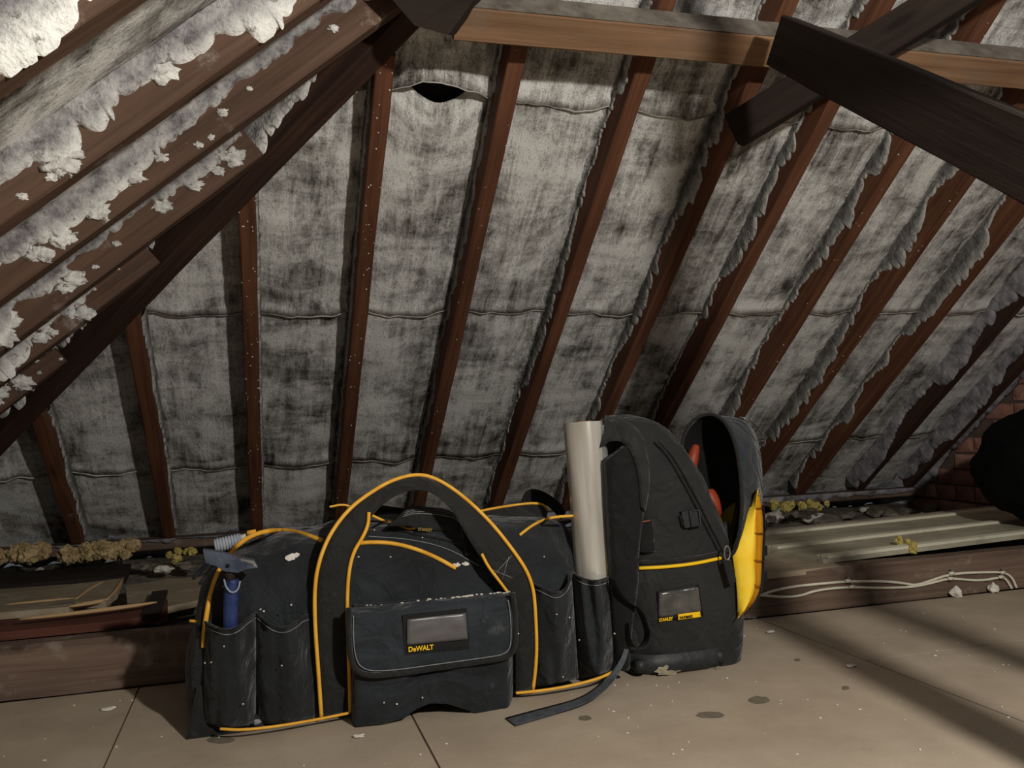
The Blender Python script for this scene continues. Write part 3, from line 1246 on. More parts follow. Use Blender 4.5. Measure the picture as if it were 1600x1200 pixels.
def pocket(top, bot, Yb, bulge, pw=.8, seed=0, name='pocket', dip=0, bottom_in=.6):
    top = [(p.x, p.y) for p in smooth_line([Vector((x, y, 0)) for x, y in top], 3)]
    def Yfn(u, v):
        pr = math.sin(math.pi*min(.985, max(.015, u)))**pw*(1+.28*nz(u*4.2+seed*3, v*1.3, seed))
        vv = 1-(1-bottom_in)*max(0, (v-.7)/.3)**2
        return Yb - bulge*pr*vv - .004*nz(u*3+seed, v*4) - .005*nz(u*6+seed, v*2.2)
    o = sheet(name, top, bot, Yfn, M['black'], HB, 28, 24, .003)
    hem = []
    hem2 = []
    for k in range(41):
        u = k/40
        x, y = lerp2(top, u)
        hem.append(PY(x, y, Yfn(u, 0)+.001))
        hem2.append(PY(x, y+7, Yfn(u, .04)-.0012))
    h1 = tube('hem', hem, .0028, M['web'], n=6)
    part(h1, o)
    h1.location = (0, 0, 0)
    h2 = tube('stitching', hem2, .0007, M['stitch'], n=5)
    part(h2, o)
    h2.location = (0, 0, 0)
    return o


pocket([(320, 972), (337, 981), (353, 986), (372, 981), (388, 966), (400, 958)], [(318, 1128), (345, 1137), (375, 1136), (400, 1131)], 1.69, .062, pw=.65, seed=1)
pocket([(400, 957), (412, 968), (426, 979), (445, 983), (464, 973), (474, 963), (489, 960)], [(403, 1131), (430, 1131), (460, 1128), (497, 1121)], 1.69, .052, pw=.7, seed=2)
pocket([(833, 912), (850, 920), (868, 929), (884, 921), (892, 905), (893, 893)], [(836, 1074), (860, 1070), (880, 1066), (904, 1060)], 1.695, .05, pw=.65, seed=3)
pocket([(894, 894), (909, 905), (931, 909), (948, 904), (958, 897)], [(905, 1061), (925, 1056), (945, 1052), (966, 1043)], 1.76, .105, pw=.4, seed=4, bottom_in=.85)

# big front pocket box
bigT = [(549, 946), (640, 938), (730, 930), (804, 925)]
bigB = [(546, 1138), (572, 1134), (600, 1131), (632, 1122), (650, 1108), (672, 1099), (700, 1100), (722, 1107), (745, 1115), (775, 1114), (802, 1110)]


def bigY(u, v):
    e = min(1, min(u, 1-u)/.035)
    return 1.69 - .07*(e**.5)*(.45+.55*min(1, v/.25)) - .006*nz(u*5, v*4) - .008*math.sin(math.pi*u)*v + .016*math.exp(-((v-.66-.05*math.sin(math.pi*u))/.035)**2)*math.sin(math.pi*min(1, u*1.2)) - .012*math.exp(-((v-.80)/.09)**2)*math.sin(math.pi*u) - .010*nz(u*3, v*3, 4)


big = sheet('front_pocket', bigT, bigB, bigY, M['black'], HB, 60, 40, .004)
# bottom gusset of the pocket closes it to the body


def gus(u, v):
    x, y = lerp2(bigB, u)
    p = PY(x, y, bigY(u, 1))
    q = Vector((p.x, 1.70, p.z+.002))
    return p.lerp(q, v)


part(grid('pocket_gusset', gus, 40, 4, M['black'], None, thick=.003, tdir=Vector((0, 0, 1))), HB)
# flap
flT = [(545, 950), (620, 942), (700, 934), (790, 925), (800, 926)]


def flap_out(n=96):
    pts = [(545, 950), (545, 1000), (548, 1030), (556, 1048), (575, 1056), (620, 1053), (700, 1041), (770, 1031), (792, 1027), (803, 1018), (806, 1000), (805, 960), (800, 926)]
    l = smooth_line([Vector((x, y, 0)) for x, y in pts], 2)
    return l


FO = flap_out()


def flapfn(u, v):
    # u across; bottom boundary from outline
    x = 545 + 260*u
    ytop = 950 - 25*u
    bl = [p for p in FO if p.y > 985 or p.x > 798]
    xs_ = [p.x for p in FO if p.y > 990]
    ys_ = [p.y for p in FO if p.y > 990]
    idx = np.argsort(xs_)
    yb = float(np.interp(x, np.array(xs_)[idx], np.array(ys_)[idx]))
    y = ytop+(yb-ytop)*v
    Y = 1.612 + .03*max(0, 1-v/.2)**2 - .003*nz(u*4, v*3)-.004*math.sin(math.pi*v) - .003*math.sin(math.pi*u)
    return PY(x, y, Y)


flap = part(grid('pocket_flap', flapfn, 60, 20, M['blackflap'], None, thick=.005, tdir=Vector((0, 1, 0))), HB)
flap['label'] = 'charcoal pocket flap with rounded lower corners'
fo = resample([PY(p.x, p.y, 1.6085) for p in FO], 90)
eb = tube('flap_binding', fo, .0052, M['web'], n=8)
part(eb, flap)
eb.location = (0, 0, 0)
cx, cy = 675, 985
fs_ = resample([PY(cx+(p.x-cx)*.945, cy+(p.y-cy)*.905, 1.6055) for p in FO[2:-2]], 150)
for k in range(0, 148, 2):
    pass
st = tube('stitching', fs_, .0009, M['stitch'], n=5)
part(st, flap)
st.location = (0, 0, 0)


def quad_px(name, pxs, Y, th, mat, parent, sub=None):
    o = prism(name, [PY(x, y, Y) for x, y in pxs], (0, th, 0), mat)
    part(o, parent)
    if sub:
        o.location = (0, 0, 0)
    return o


quad_px('window_frame', [(629, 962), (729, 951), (734, 1013), (632, 1024)], 1.6045, .004, M['print_black'], flap, 1)
wn = sheet('label_window', [(636, 968), (680, 963), (728, 958)], [(636, 1008), (680, 1004), (731, 999)], lambda u, v: 1.603-.0015*math.sin(math.pi*v)-.002*nz(u*3, v*3), M['window'], HB, 16, 10, .001, 'grey clear label window')


def text(body_, size, p, xdir, zdir, mat, parent, name='lettering', extr=.0004, offset=.0, sx_=1.0):
    cu = bpy.data.curves.new(name, 'FONT')
    cu.body = body_
    cu.size = size
    cu.extrude = extr
    cu.offset = offset
    cu.align_x = 'LEFT'
    o = bpy.data.objects.new(name, cu)
    COL.objects.link(o)
    dg = bpy.context.evaluated_depsgraph_get()
    me = bpy.data.meshes.new_from_object(o.evaluated_get(dg))
    bpy.data.objects.remove(o)
    x = Vector(xdir).normalized()
    z_ = Vector(zdir)
    z_ = (z_-x*z_.dot(x)).normalized()
    n = x.cross(z_)
    for v in me.vertices:
        v.co = Vector(p) + x*v.co.x*sx_ + z_*v.co.y + n*v.co.z
    me.materials.clear()
    me.materials.append(mat)
    o = bpy.data.objects.new(name, me)
    COL.objects.link(o)
    part(o, parent)
    return o


quad_px('name_strip', [(636, 1009), (731, 1000), (732, 1010), (637, 1020)], 1.603, .002, M['print_black'], flap, 1)
a = PY(638, 1018.5, 1.6015)
b = PY(731, 1009, 1.6015)
text('DeWALT', .0125, a, b-a, (0, 0, 1), M['print_yellow'], HB, offset=.0003, sx_=.92)
# chalky marks on the pocket
for (x, y, r, sd) in ((720, 1082, .008, 1), (706, 1078, .006, 2), (686, 1080, .005, 3), (456, 872, .009, 4), (462, 868, .006, 5), (712, 883, .007, 6), (727, 881, .006, 7), (402, 1128, .006, 8)):
    if 800 > y or y > 1000:
        p = PY(x, y, 1.612 if x > 500 else 1.652)
    else:
        p = S(x, y, .001)
    o = lump('chalk_mark', p, r, M['mortar'] if y > 1000 else M['plaster'], HB, seed=sd, amp=.9, fr=2, n=2, sq=(1, .12, .7))
# seam dust on top edge of the flap
rr = random.Random(3)
for k in range(46):
    u = rr.random()**.6
    x = 548+250*u
    y = 950-25*u+rr.uniform(-2, 1)
    o = lump('dust_speck', PY(x, y, 1.640), rr.uniform(.0008, .002)*(1.5 if 690 < x < 740 else 1), M['plaster'], HB, seed=k, amp=.5, n=1, sq=(1.8, .6, .7))
for (x, y) in ((455, 945), (412, 955), (407, 952), (585, 828), (610, 870), (520, 900), (560, 870), (660, 840), (770, 878), (850, 870), (908, 848), (905, 1000), (880, 1058), (350, 1010), (380, 1100), (330, 1035), (600, 1098), (620, 1100), (660, 1090), (810, 990), (960, 990), (320, 1036), (870, 960), (890, 965), (440, 1040), (540, 1020)):
    o = lump('dust_speck', S(x, y, .0015) if y < 940 or 500 < x < 545 or 812 < x < 832 else PY(x, y, 1.63 if x < 500 or x > 812 else 1.606), .0018, M['plaster'], HB, seed=x, amp=.5, n=1)

# webbing handle: outer and inner edges as seen, following the front and then free in the air
outer = [(502, 1120, 1.668), (498, 1060, 1.664), (492, 980, 1.66), (491, 920, 1.66), (497, 880, 1.66), (512, 840, 1.665), (535, 806, 1.68), (560, 782, 1.69), (600, 756, 1.70), (625, 746, 1.705), (650, 741, 1.71), (672, 744, 1.71), (700, 758, 1.705),
         (735, 785, 1.69), (770, 820, 1.67), (800, 858, 1.655), (822, 890, 1.65), (833, 920, 1.65), (836, 960, 1.652), (838, 1010, 1.656), (836, 1045, 1.66), (832, 1077, 1.666)]
inner = [(547, 1112, 1.672), (546, 1060, 1.668), (543, 980, 1.664), (542, 930, 1.662), (545, 890, 1.66), (552, 862, 1.66), (566, 838, 1.67), (578, 808, 1.68), (605, 782, 1.675), (628, 770, 1.672), (650, 765, 1.67), (668, 767, 1.67), (690, 780, 1.668),
         (712, 805, 1.662), (728, 835, 1.655), (748, 868, 1.65), (770, 895, 1.648), (792, 928, 1.65), (800, 965, 1.652), (806, 1010, 1.656), (806, 1045, 1.66), (806, 1083, 1.666)]
oo = smooth_line([PY(*q) for q in outer], 2)
ii = smooth_line([PY(*q) for q in inner], 2)
NN = 120
oo, ii = resample(oo, NN), resample(ii, NN)


def ribbon(name, A, B, th, mat, parent, nv=4, puff=0):
    def fn(u, v):
        i = min(len(A)-1, int(round(u*(len(A)-1))))
        p = A[i].lerp(B[i], v)
        p.y -= puff*math.sin(math.pi*v)
        return p
    o = grid(name, fn, len(A)-1, nv, mat, None, thick=th, tdir=Vector((0, 1, .15)).normalized())
    return part(o, parent)


hd = ribbon('carry_handle', oo, ii, .004, M['web'], HB, puff=.003)
o = part(tube('piping', [p+Vector((0, -.003, 0)) for p in oo], .0038, M['piping'], n=8), hd)
o.location = (0, 0, 0)
o = part(tube('piping', [p+Vector((0, -.003, 0)) for p in smooth_line([PY(*q) for q in [(547, 1112, 1.672), (546, 1060, 1.668), (543, 980, 1.664), (542, 930, 1.662), (545, 890, 1.66), (552, 862, 1.66), (566, 840, 1.668), (575, 820, 1.675), (576, 800, 1.678)]], 2)], .0036, M['piping'], n=8), hd)
o.location = (0, 0, 0)
o = part(tube('piping', [p+Vector((0, -.003, 0)) for p in smooth_line([PY(*q) for q in [(752, 865, 1.65), (762, 885, 1.648), (780, 908, 1.648), (796, 930, 1.65)]], 2)], .003, M['piping'], n=8), hd)
o.location = (0, 0, 0)
# box stitch on the right part of the handle
for a_, b_2 in (((768, 890), (806, 905)), ((770, 900), (800, 868)), ((785, 905), (795, 870))):
    o = part(tube('stitching', [PY(a_[0], a_[1], 1.646), PY(b_2[0], b_2[1], 1.648)], .0006, M['stitch'], n=4), hd)
    o.location = (0, 0, 0)

# far handle
fa = smooth_line([PY(*q) for q in [(724, 808, 1.90), (745, 800, 1.90), (780, 793, 1.9), (830, 786, 1.9), (850, 789, 1.9), (856, 800, 1.9)]], 2)
fb = smooth_line([PY(*q) for q in [(724, 828, 1.86), (745, 822, 1.86), (780, 816, 1.86), (830, 812, 1.86), (848, 813, 1.86), (853, 818, 1.88)]], 2)
fa, fb = resample(fa, 40), resample(fb, 40)
h2 = ribbon('carry_handle', fa, fb, .004, M['web'], HB)
o = part(tube('piping', [p+Vector((0, -.003, .001)) for p in fa], .003, M['piping'], n=7), h2)
o.location = (0, 0, 0)
fa = resample(smooth_line([PY(*q) for q in [(812, 792, 1.93), (822, 764, 1.93), (845, 765, 1.93), (870, 780, 1.93), (885, 800, 1.93)]], 2), 30)
fb = resample(smooth_line([PY(*q) for q in [(812, 812, 1.93), (828, 786, 1.93), (845, 785, 1.93), (862, 795, 1.93), (876, 812, 1.93)]], 2), 30)
ribbon('shoulder_strap', fa, fb, .004, M['pad'], HB)

# yellow piping of the panels
pipe_on([(318, 1012), (320, 975), (328, 930), (340, 893), (360, 862), (385, 840), (415, 829), (450, 828), (480, 836), (503, 845)], .0046, off=.003)
pipe_on([(556, 849), (580, 847), (610, 848), (645, 856), (680, 870), (712, 888)], .0042, off=.003)
pipe_on([(812, 836), (835, 818), (862, 808), (895, 806)], .003, off=.003)
part(tube('piping', smooth_line([PY(344, 1139, 1.64), PY(380, 1141, 1.625), PY(440, 1134, 1.63), PY(502, 1123, 1.645), PY(546, 1114, 1.65)], 2), .0026, M['piping'], n=7), HB)
part(tube('piping', smooth_line([PY(806, 1083, 1.66), PY(850, 1079, 1.645), PY(900, 1070, 1.65), PY(940, 1059, 1.645), PY(968, 1044, 1.68)], 2), .003, M['piping'], n=7), HB)
pipe_on([(515, 792), (535, 788), (550, 792)], .0022, off=.004)
pipe_on([(577, 803), (595, 812), (620, 820), (640, 828), (655, 822)], .0026, off=.004)

# zip panel on top, raised rim of the opened mouth
pipe_on([(580, 815), (610, 818), (632, 832), (680, 838), (720, 850), (752, 866)], .0035, 'zip_tape', mat=M['web'], off=.002)
pipe_on([(575, 838), (640, 842), (700, 856), (748, 884)], .0008, 'stitching', mat=M['stitch'], off=.002)

# folded tool wallet lying in the open mouth
tw = thing('tool_wallet', 'black stitched tool pouch with small yellow lettering in the open top of the holdall', 'pouch', PY(660, 830, 1.80))
for k, (dy_, dz_) in enumerate(((0, 0), (.014, .010), (.028, .020), (.042, .028))):
    top = [(628+k*2, 806-k*3), (650, 800-k*3), (690, 803-k*3), (712, 808-k*3), (720, 818-k*3)]
    bot = [(606, 822), (640, 822), (660, 829), (690, 829), (719, 833)]
    o = sheet('pouch_layer', top, bot, lambda u, v, k=k: 1.725+.014*k+.004*nz(u*4+k, v), M['pad'] if k % 2 else M['web'], tw, 16, 6, .006)
    st = part(tube('stitching', smooth_line([PY(x, y+1.5, 1.723+.014*k) for x, y in top], 1), .0007, M['stitch'], n=4), tw)
a = PY(653, 829, 1.716)
b = PY(678, 830.5, 1.716)
text('STANLEY', .008, a, b-a, (0, 0, 1), m_plain('dull_yellow_print', lin((150, 124, 50)), None, 20, .7, 0), tw, offset=.0002, sx_=.85)
# opened black mouth flap behind the wallet
sheet('mouth_flap', [(577, 788), (600, 790), (650, 797), (700, 797), (722, 800)], [(580, 806), (600, 812), (650, 815), (700, 815), (722, 820)], lambda u, v: 1.80+.01*nz(u*4), M['pad'], HB, 16, 5, .004)
# buckle strap right of wallet
sheet('buckle_strap', [(722, 822), (740, 818)], [(728, 868), (752, 866)], lambda u, v: 1.70-.02*v, M['pad'], HB, 4, 10, .003)

# left end: D ring and yellow clip
pipe_on([(316, 950), (312, 960), (312, 985), (318, 992)], .004, 'ring_tab', mat=M['web'], Yd=1.74)
part(tube('snap_hook', [PY(x, y, 1.72) for x, y in ((296, 970), (308, 971), (318, 974), (314, 985), (312, 1008))], .0028, M['piping'], n=6), HB)

# grey trailing strap on the floor at the right
sa_ = resample(smooth_line([PZ(790, 1122, .003), PZ(850, 1106, .004), PZ(905, 1092, .006), PZ(935, 1072, .015), PY(958, 1050, 1.66), PY(975, 1020, 1.66), PY(982, 985, 1.68)], 2), 50)
sb_ = resample(smooth_line([PZ(806, 1134, .003), PZ(858, 1118, .004), PZ(912, 1102, .006), PZ(944, 1082, .015), PY(966, 1056, 1.65), PY(983, 1022, 1.66), PY(986, 985, 1.68)], 2), 50)
stp = ribbon('trailing_strap', sa_, sb_, .002, m_plain('grey_webbing', lin((62, 66, 72)), lin((84, 88, 94)), 60, .8, .3), HB)
stp['label'] = 'grey webbing strap trailing on the floor'

# ---------------------------------------------------------------- film roll
fr_ = thing('film_roll', 'tall roll of clear plastic film standing in the right end pocket of the holdall', 'roll', PY(928, 1000, 1.70))
tp = PY(911, 660, 1.745)
bt = PY(932, 985, 1.722)
ax = (tp-bt)
L = ax.length
ax.normalize()
s1 = ax.cross(Vector((0, 1, 0))).normalized()
s2 = ax.cross(s1)
R0, R1 = .0412, .0355


def film(u, v):
    a = 2*math.pi*u
    r = R1+(R0-R1)*v + .0006*math.sin(a*3+v*9) + .0004*nz(u*20, v*3)
    return bt + ax*(L*v) + s1*(r*math.cos(a)) + s2*(r*math.sin(a))


part(grid('film_layers', film, 64, 24, M['film'], None), fr_)
for (ri, ro, zz, nm, mt) in ((.019, R0-.001, -.002, 'film_edge', M['film']), (.016, .019, .002, 'cardboard_core', M['core']), (.001, .016, -.02, 'core_hollow', M['lining'])):
    part(grid(nm, lambda u, v, ri=ri, ro=ro, zz=zz: tp + ax*zz + (s1*math.cos(2*math.pi*u)+s2*math.sin(2*math.pi*u))*(ri+(ro-ri)*v), 48, 2, mt, None, thick=.004, tdir=-ax), fr_)


def loose(u, v):
    r = R0+.004+.010*math.sin(math.pi*v)*u
    a = -.9+1.1*u
    return bt + ax*(L*(.18+.80*v)) + s1*(-r*math.cos(a)) + s2*(-r*math.sin(a))


lf = part(grid('loose_end', loose, 14, 24, M['loosefilm'], None), fr_)
# right side loose film (towards the backpack)
lf2 = part(grid('loose_end', lambda u, v: bt+ax*(L*(.22+.77*v)) + (Vector((1, 0, 0))*((R1+(R0-R1)*v)*.86+.016*u*math.sin(math.pi*min(1, v*1.1))**.7)) + Vector((0, .01-.02*u, 0)), 6, 24, M['loosefilm'], None), fr_)

# ---------------------------------------------------------------- hammer in left pocket
hm = thing('hammer', 'claw hammer with blue handle and blue-grey head in the left pocket of the holdall', 'hammer', PY(360, 1000, 1.655))
part(tube('handle', smooth_line([PY(361, 1040, 1.655), PY(360, 980, 1.652), PY(361, 930, 1.65), PY(362, 905, 1.65)], 1), .0125, M['blue'], n=12, flat=.7), hm)
part(tube('neck', [PY(361, 915, 1.65), PY(358, 893, 1.65), PY(357, 880, 1.65)], .010, M['darkboard'], n=10, rfn=lambda f: .8+.4*f), hm)
part(tube('collar', smooth_line([PY(350, 905, 1.643), PY(353, 918, 1.638), (PY(362, 927, 1.637)), PY(372, 922, 1.64), PY(375, 908, 1.643)], 1), .0018, M['greygrip'], n=6), hm)
hpts = [(317, 859), (345, 863), (375, 872), (397, 876), (403, 887), (385, 889), (372, 895), (352, 893), (336, 884), (322, 880)]
hh = part(prism('hammer_head', [PY(x, y, 1.635) for x, y in hpts], (0, .022, 0), M['bluesteel']), hm)
he = part(tube('eye_hole', [PY(356, 884, 1.6345), PY(356, 884, 1.633)], .0035, M['print_black'], n=10), hm)
part(prism('worn_face', [PY(x, y, 1.6345) for x, y in ((376, 873), (397, 876.5), (403, 887), (397, 885.5), (395, 881), (377, 876.5))], (0, .003, 0), M['steel']), hm)
part(tube('claw', smooth_line([PY(330, 880, 1.65), PY(316, 888, 1.67), PY(302, 904, 1.69)], 1), .005, M['bluesteel'], n=7, rfn=lambda f: 1.1-.5*f), hm)
part(tube('claw', smooth_line([PY(336, 884, 1.66), PY(324, 897, 1.68), PY(312, 912, 1.70)], 1), .005, M['bluesteel'], n=7, rfn=lambda f: 1.1-.5*f), hm)
gh = thing('ribbed_tool_handle', 'grey ribbed tool handle lying behind the hammer head', 'tool', PY(360, 850, 1.75))
part(tube('grip', resample([PY(335, 853, 1.75), PY(378, 843, 1.75)], 46), .0135, M['greygrip'], n=14, rfn=lambda f: (.93+.09*math.sin(f*60))*(1 if .03 < f < .97 else .8)), gh)
part(tube('end_cap', [PY(377, 843, 1.75), PY(385, 841, 1.75)], .009, M['plaster'], n=10), gh)
part(tube('orange_tip', [PY(386, 833, 1.78), PY(400, 831, 1.78)], .005, M['piping'], n=8), gh)

# ================================================================ BACKPACK
BP = thing('tool_backpack', 'black tool backpack with moulded base, open oval lid and yellow lining', 'backpack', (.83, 1.80, 0))
Ym = 1.78
levels = [(1068, 990, 1136, .085), (1055, 982, 1144, .095), (1035, 980, 1148, .10), (1000, 976, 1151, .105), (950, 970, 1149, .105), (900, 966, 1146, .105), (872, 964, 1138, .104), (850, 962, 1130, .103), (800, 956, 1110, .10),
          (750, 950, 1088, .096), (710, 945, 1066, .09), (680, 942, 1046, .08), (662, 944, 1022, .065), (652, 950, 1000, .045), (648, 962, 985, .02)]
lv = []
for py, xl, xr, hdp in levels:
    a_, b2 = PY(xl, py, Ym), PY(xr, py, Ym)
    lv.append(((a_.z+b2.z)/2, a_.x, b2.x, hdp))
z0 = lv[0][0]
zs = [max(0.0, l[0]-z0*1.0 + .012) if k else .012 for k, l in enumerate(lv)]
zs = [l[0] for l in lv]
zt = zs[-1]
nlev = 60
vs, fs = [], []
nn = 56
for i in range(nlev+1):
    zc = zs[0]+(zt-zs[0])*(i/nlev)
    xl = float(np.interp(zc, zs, [l[1] for l in lv]))
    xr = float(np.interp(zc, zs, [l[2] for l in lv]))
    hdp = float(np.interp(zc, zs, [l[3] for l in lv]))
    yc = 1.80 - .0*zc
    for k in range(nn):
        a_ = 2*math.pi*k/nn
        n_ = 3.4
        x = (xl+xr)/2 + (xr-xl)/2*math.copysign(abs(math.cos(a_))**(2/n_), math.cos(a_))
        y = yc + hdp*math.copysign(abs(math.sin(a_))**(2/n_), math.sin(a_))
        p = Vector((x, y, zc))
        wv = .006*nz(x*12, y*12, zc*9+5)+.003*nz(x*30, y*30, zc*30)
        p += Vector((math.cos(a_), math.sin(a_), 0))*wv
        vs.append(p)
for i in range(nlev):
    for k in range(nn):
        a_ = i*nn+k
        b2 = i*nn+(k+1) % nn
        fs.append((a_, b2, b2+nn, a_+nn))
fs.append(tuple(range(nn))[::-1])
fs.append(tuple(nlev*nn+k for k in range(nn)))
print('backpack z', zs[0], zt)
bpv, bpf = vs, fs
part(build('pack_body', vs, fs, M['packcloth'], None, smooth=True), BP)
bvp = BVHTree.FromPolygons([tuple(v) for v in vs], fs)


def SP(x, y, off=.003, Yd=1.70):
    return S(x, y, off, bvp, Yd)


# moulded base with feet
def base_pt(u, v):
    a_ = 2*math.pi*u
    n_ = 3.2
    ex = [(.000, 0.0), (.004, .003), (.010, .008), (.010, .026), (.006, .034), (.002, .040)][min(5, int(v*5+.001))]
    zc = ex[1]+.002
    cxx = (PY(985, 1060, 1.70).x+PY(1143, 1060, 1.70).x)/2
    hw = (PY(1143, 1060, 1.70).x-PY(985, 1060, 1.70).x)/2
    return Vector((cxx+.008+(hw+ex[0]-.004)*math.copysign(abs(math.cos(a_))**(2/n_), math.cos(a_)), 1.80+(.108+ex[0])*math.copysign(abs(math.sin(a_))**(2/n_), math.sin(a_)), zc))


part(grid('moulded_base', base_pt, 64, 5, M['rubber'], None), BP)['label'] = 'black rubber base tray'
for x, w_ in ((1126, 14), (1002, 12)):
    p = PY(x, 1058, 1.695)
    part(tube('base_foot', [Vector((p.x, 1.70, .011)), Vector((p.x, 1.70, .034))], .0125, M['rubber'], n=12), BP)
for (x, y, r) in ((1035, 1048, .011), (1048, 1051, .012), (1060, 1046, .008), (1044, 1042, .007), (1122, 1044, .005), (1120, 1058, .005)):
    lump('mud_patch', PY(x, y, 1.6845), r, M['mud'], BP, seed=x, amp=.9, fr=2, n=2, sq=(1.2, .18, .6))

pp = pipe_on([(998, 888), (1040, 886), (1085, 881), (1126, 872)], .0038, parent=BP, mat=M['print_yellow'], bvh=bvp, off=.003)
pipe_on([(998, 879), (1040, 877), (1085, 872), (1124, 864)], .004, 'seam_ridge', BP, M['web'], bvh=bvp, off=.002)
# zipped edge of the mouth
for dxx in (0, 7):
    pipe_on([(1030-dxx, 690), (1052-dxx, 712), (1075-dxx, 752), (1095-dxx, 790), (1112-dxx, 825), (1130-dxx, 858), (1138-dxx, 880)], .0035, 'zip_edge', BP, M['web'], bvh=bvp, off=.004)
# label window
quad = [(1026, 925), (1092, 914), (1099, 962), (1030, 972)]
wy = min(SP(x, y).y for x, y in quad)-.003


def surf_patch(name, q, off, mat, parent, n=10, th=.0015):
    def fn(u, v):
        a0 = (q[0][0]+(q[1][0]-q[0][0])*u, q[0][1]+(q[1][1]-q[0][1])*u)
        b0 = (q[3][0]+(q[2][0]-q[3][0])*u, q[3][1]+(q[2][1]-q[3][1])*u)
        return SP(a0[0]+(b0[0]-a0[0])*v, a0[1]+(b0[1]-a0[1])*v, off)
    return part(grid(name, fn, n, n, mat, None, thick=th, tdir=Vector((0, 1, 0))), parent)


surf_patch('window_frame', quad, .0035, M['print_black'], BP)
surf_patch('label_window', [(1030, 927), (1091, 917), (1096, 955), (1029, 965)], .005, M['window2'], BP)['label'] = 'scuffed clear label window'
pm = SP(1062, 965, .0075)
a = Vector(SP(1030, 971.5, .008))
b = Vector(SP(1095, 962.5, .008))
surf_patch('brand_strip', [(1059.5, 960), (1094, 955.5), (1095, 964), (1060, 969)], .007, M['print_yellow'], BP)
text('STANLEY', .0092, a, b-a, (0, 0, 1), M['print_yellow'], BP, offset=.0003, sx_=.8)
a2 = Vector(SP(1062.5, 967.6, .0095))
b2_ = Vector(SP(1093, 963.2, .0095))
text('FATMAX', .0078, a2, b2_-a2, (0, 0, 1), M['print_black'], BP, offset=.0002, sx_=.98)
# side buckle
bk = quad_px('side_buckle', [(1065, 800), (1092, 796), (1096, 822), (1070, 825)], SP(1078, 812).y-.010, .008, M['rubber'], BP)
part(tube('buckle_ring', [PY(x, y, SP(1078, 812).y-.014) for x, y in ((1078, 799), (1092, 797), (1095, 820), (1081, 823))], .0022, M['rubber'], n=6, closed=True), BP)
sheet('buckle_strap', [(1062, 806), (1070, 803)], [(1066, 822), (1074, 824)], lambda u, v: SP(1068, 812).y-.006, M['pad'], BP, 3, 3, .003)
# side tag
sheet('fabric_tab', [(995, 812), (1008, 808), (1020, 812)], [(1000, 862), (1010, 864), (1024, 862)], lambda u, v: SP(1008, 835).y-.006-.004*math.sin(math.pi*u), M['pad'], BP, 8, 8, .003)
part(tube('red_stitch', [PY(996, 817, SP(1008, 817).y-.012), PY(1016, 813, SP(1012, 815).y-.012)], .0014, m_plain('dull_red_thread', lin((150, 80, 68)), None, 20, .8, 0), n=6), BP)

# padded shoulder straps on the left (back) side
pa = resample(smooth_line([PY(*q) for q in [(948, 720, 1.675), (952, 800, 1.67), (957, 900, 1.668), (962, 980, 1.67), (970, 1048, 1.675)]], 2), 60)
pb = resample(smooth_line([PY(*q) for q in [(986, 690, 1.672), (1006, 735, 1.667), (1008, 790, 1.664), (998, 860, 1.662), (999, 910, 1.664), (988, 975, 1.668), (984, 1046, 1.675)]], 2), 60)
ribbon('shade_back_padding', pa, pb, .02, M['pad'], BP, nv=8, puff=.008)  # padding shaped and blackened to stand in for the shadow of the straps
so = resample(smooth_line([PY(*q) for q in [(946, 649, 1.73), (975, 653, 1.70), (1003, 674, 1.675), (1014, 712, 1.665), (1016, 760, 1.66), (1008, 800, 1.66)]], 2), 50)
si = resample(smooth_line([PY(*q) for q in [(938, 700, 1.70), (953, 688, 1.68), (976, 690, 1.668), (990, 712, 1.66), (1000, 750, 1.656), (1002, 792, 1.655)]], 2), 50)
ribbon('shoulder_strap', so, si, .012, M['packcloth'], BP, puff=.006)
# looped strap end low on the left
lc = [(960, 905), (972, 930), (986, 944), (1002, 950), (1012, 972), (1018, 996), (1010, 1014), (994, 1014), (985, 998), (984, 975)]
so = resample(smooth_line([PY(x, y, 1.64) for x, y in lc], 2), 60)
si = resample(smooth_line([PY(x-9, y-2, 1.672) for x, y in lc], 2), 60)
ribbon('strap_loop', so, si, .003, m_plain('dark_grey_webbing', lin((40, 41, 43)), lin((54, 55, 57)), 60, .8, .3), BP)
sheet('strap_tail', [(940, 880), (958, 875)], [(985, 1020), (1000, 1010)], lambda u, v: 1.71-.02*v, M['web'], BP, 4, 14, .003)

# ---- the open lid: an oval tub leaning away to the right
rimpx = [(1128, 872), (1108, 838), (1088, 795), (1070, 745), (1064, 705), (1070, 672), (1088, 651), (1112, 645), (1134, 658), (1149, 690), (1157, 735), (1160, 790), (1156, 835), (1146, 868)]
rimY = [1.71, 1.735, 1.77, 1.80, 1.815, 1.82, 1.80, 1.775, 1.74, 1.705, 1.68, 1.67, 1.675, 1.69]
rim = smooth_line([PY(x, y, Y) for (x, y), Y in zip(rimpx, rimY)], 2, True)
outpx = [(1150, 905), (1138, 850), (1120, 800), (1102, 745), (1098, 705), (1104, 674), (1122, 655), (1150, 650), (1174, 662), (1187, 694), (1192, 740), (1192, 790), (1184, 850), (1166, 900)]
outY = [1.74, 1.77, 1.81, 1.85, 1.865, 1.87, 1.85, 1.825, 1.79, 1.76, 1.74, 1.735, 1.735, 1.74]
out_ = smooth_line([PY(x, y, Y) for (x, y), Y in zip(outpx, outY)], 2, True)
n = len(rim)


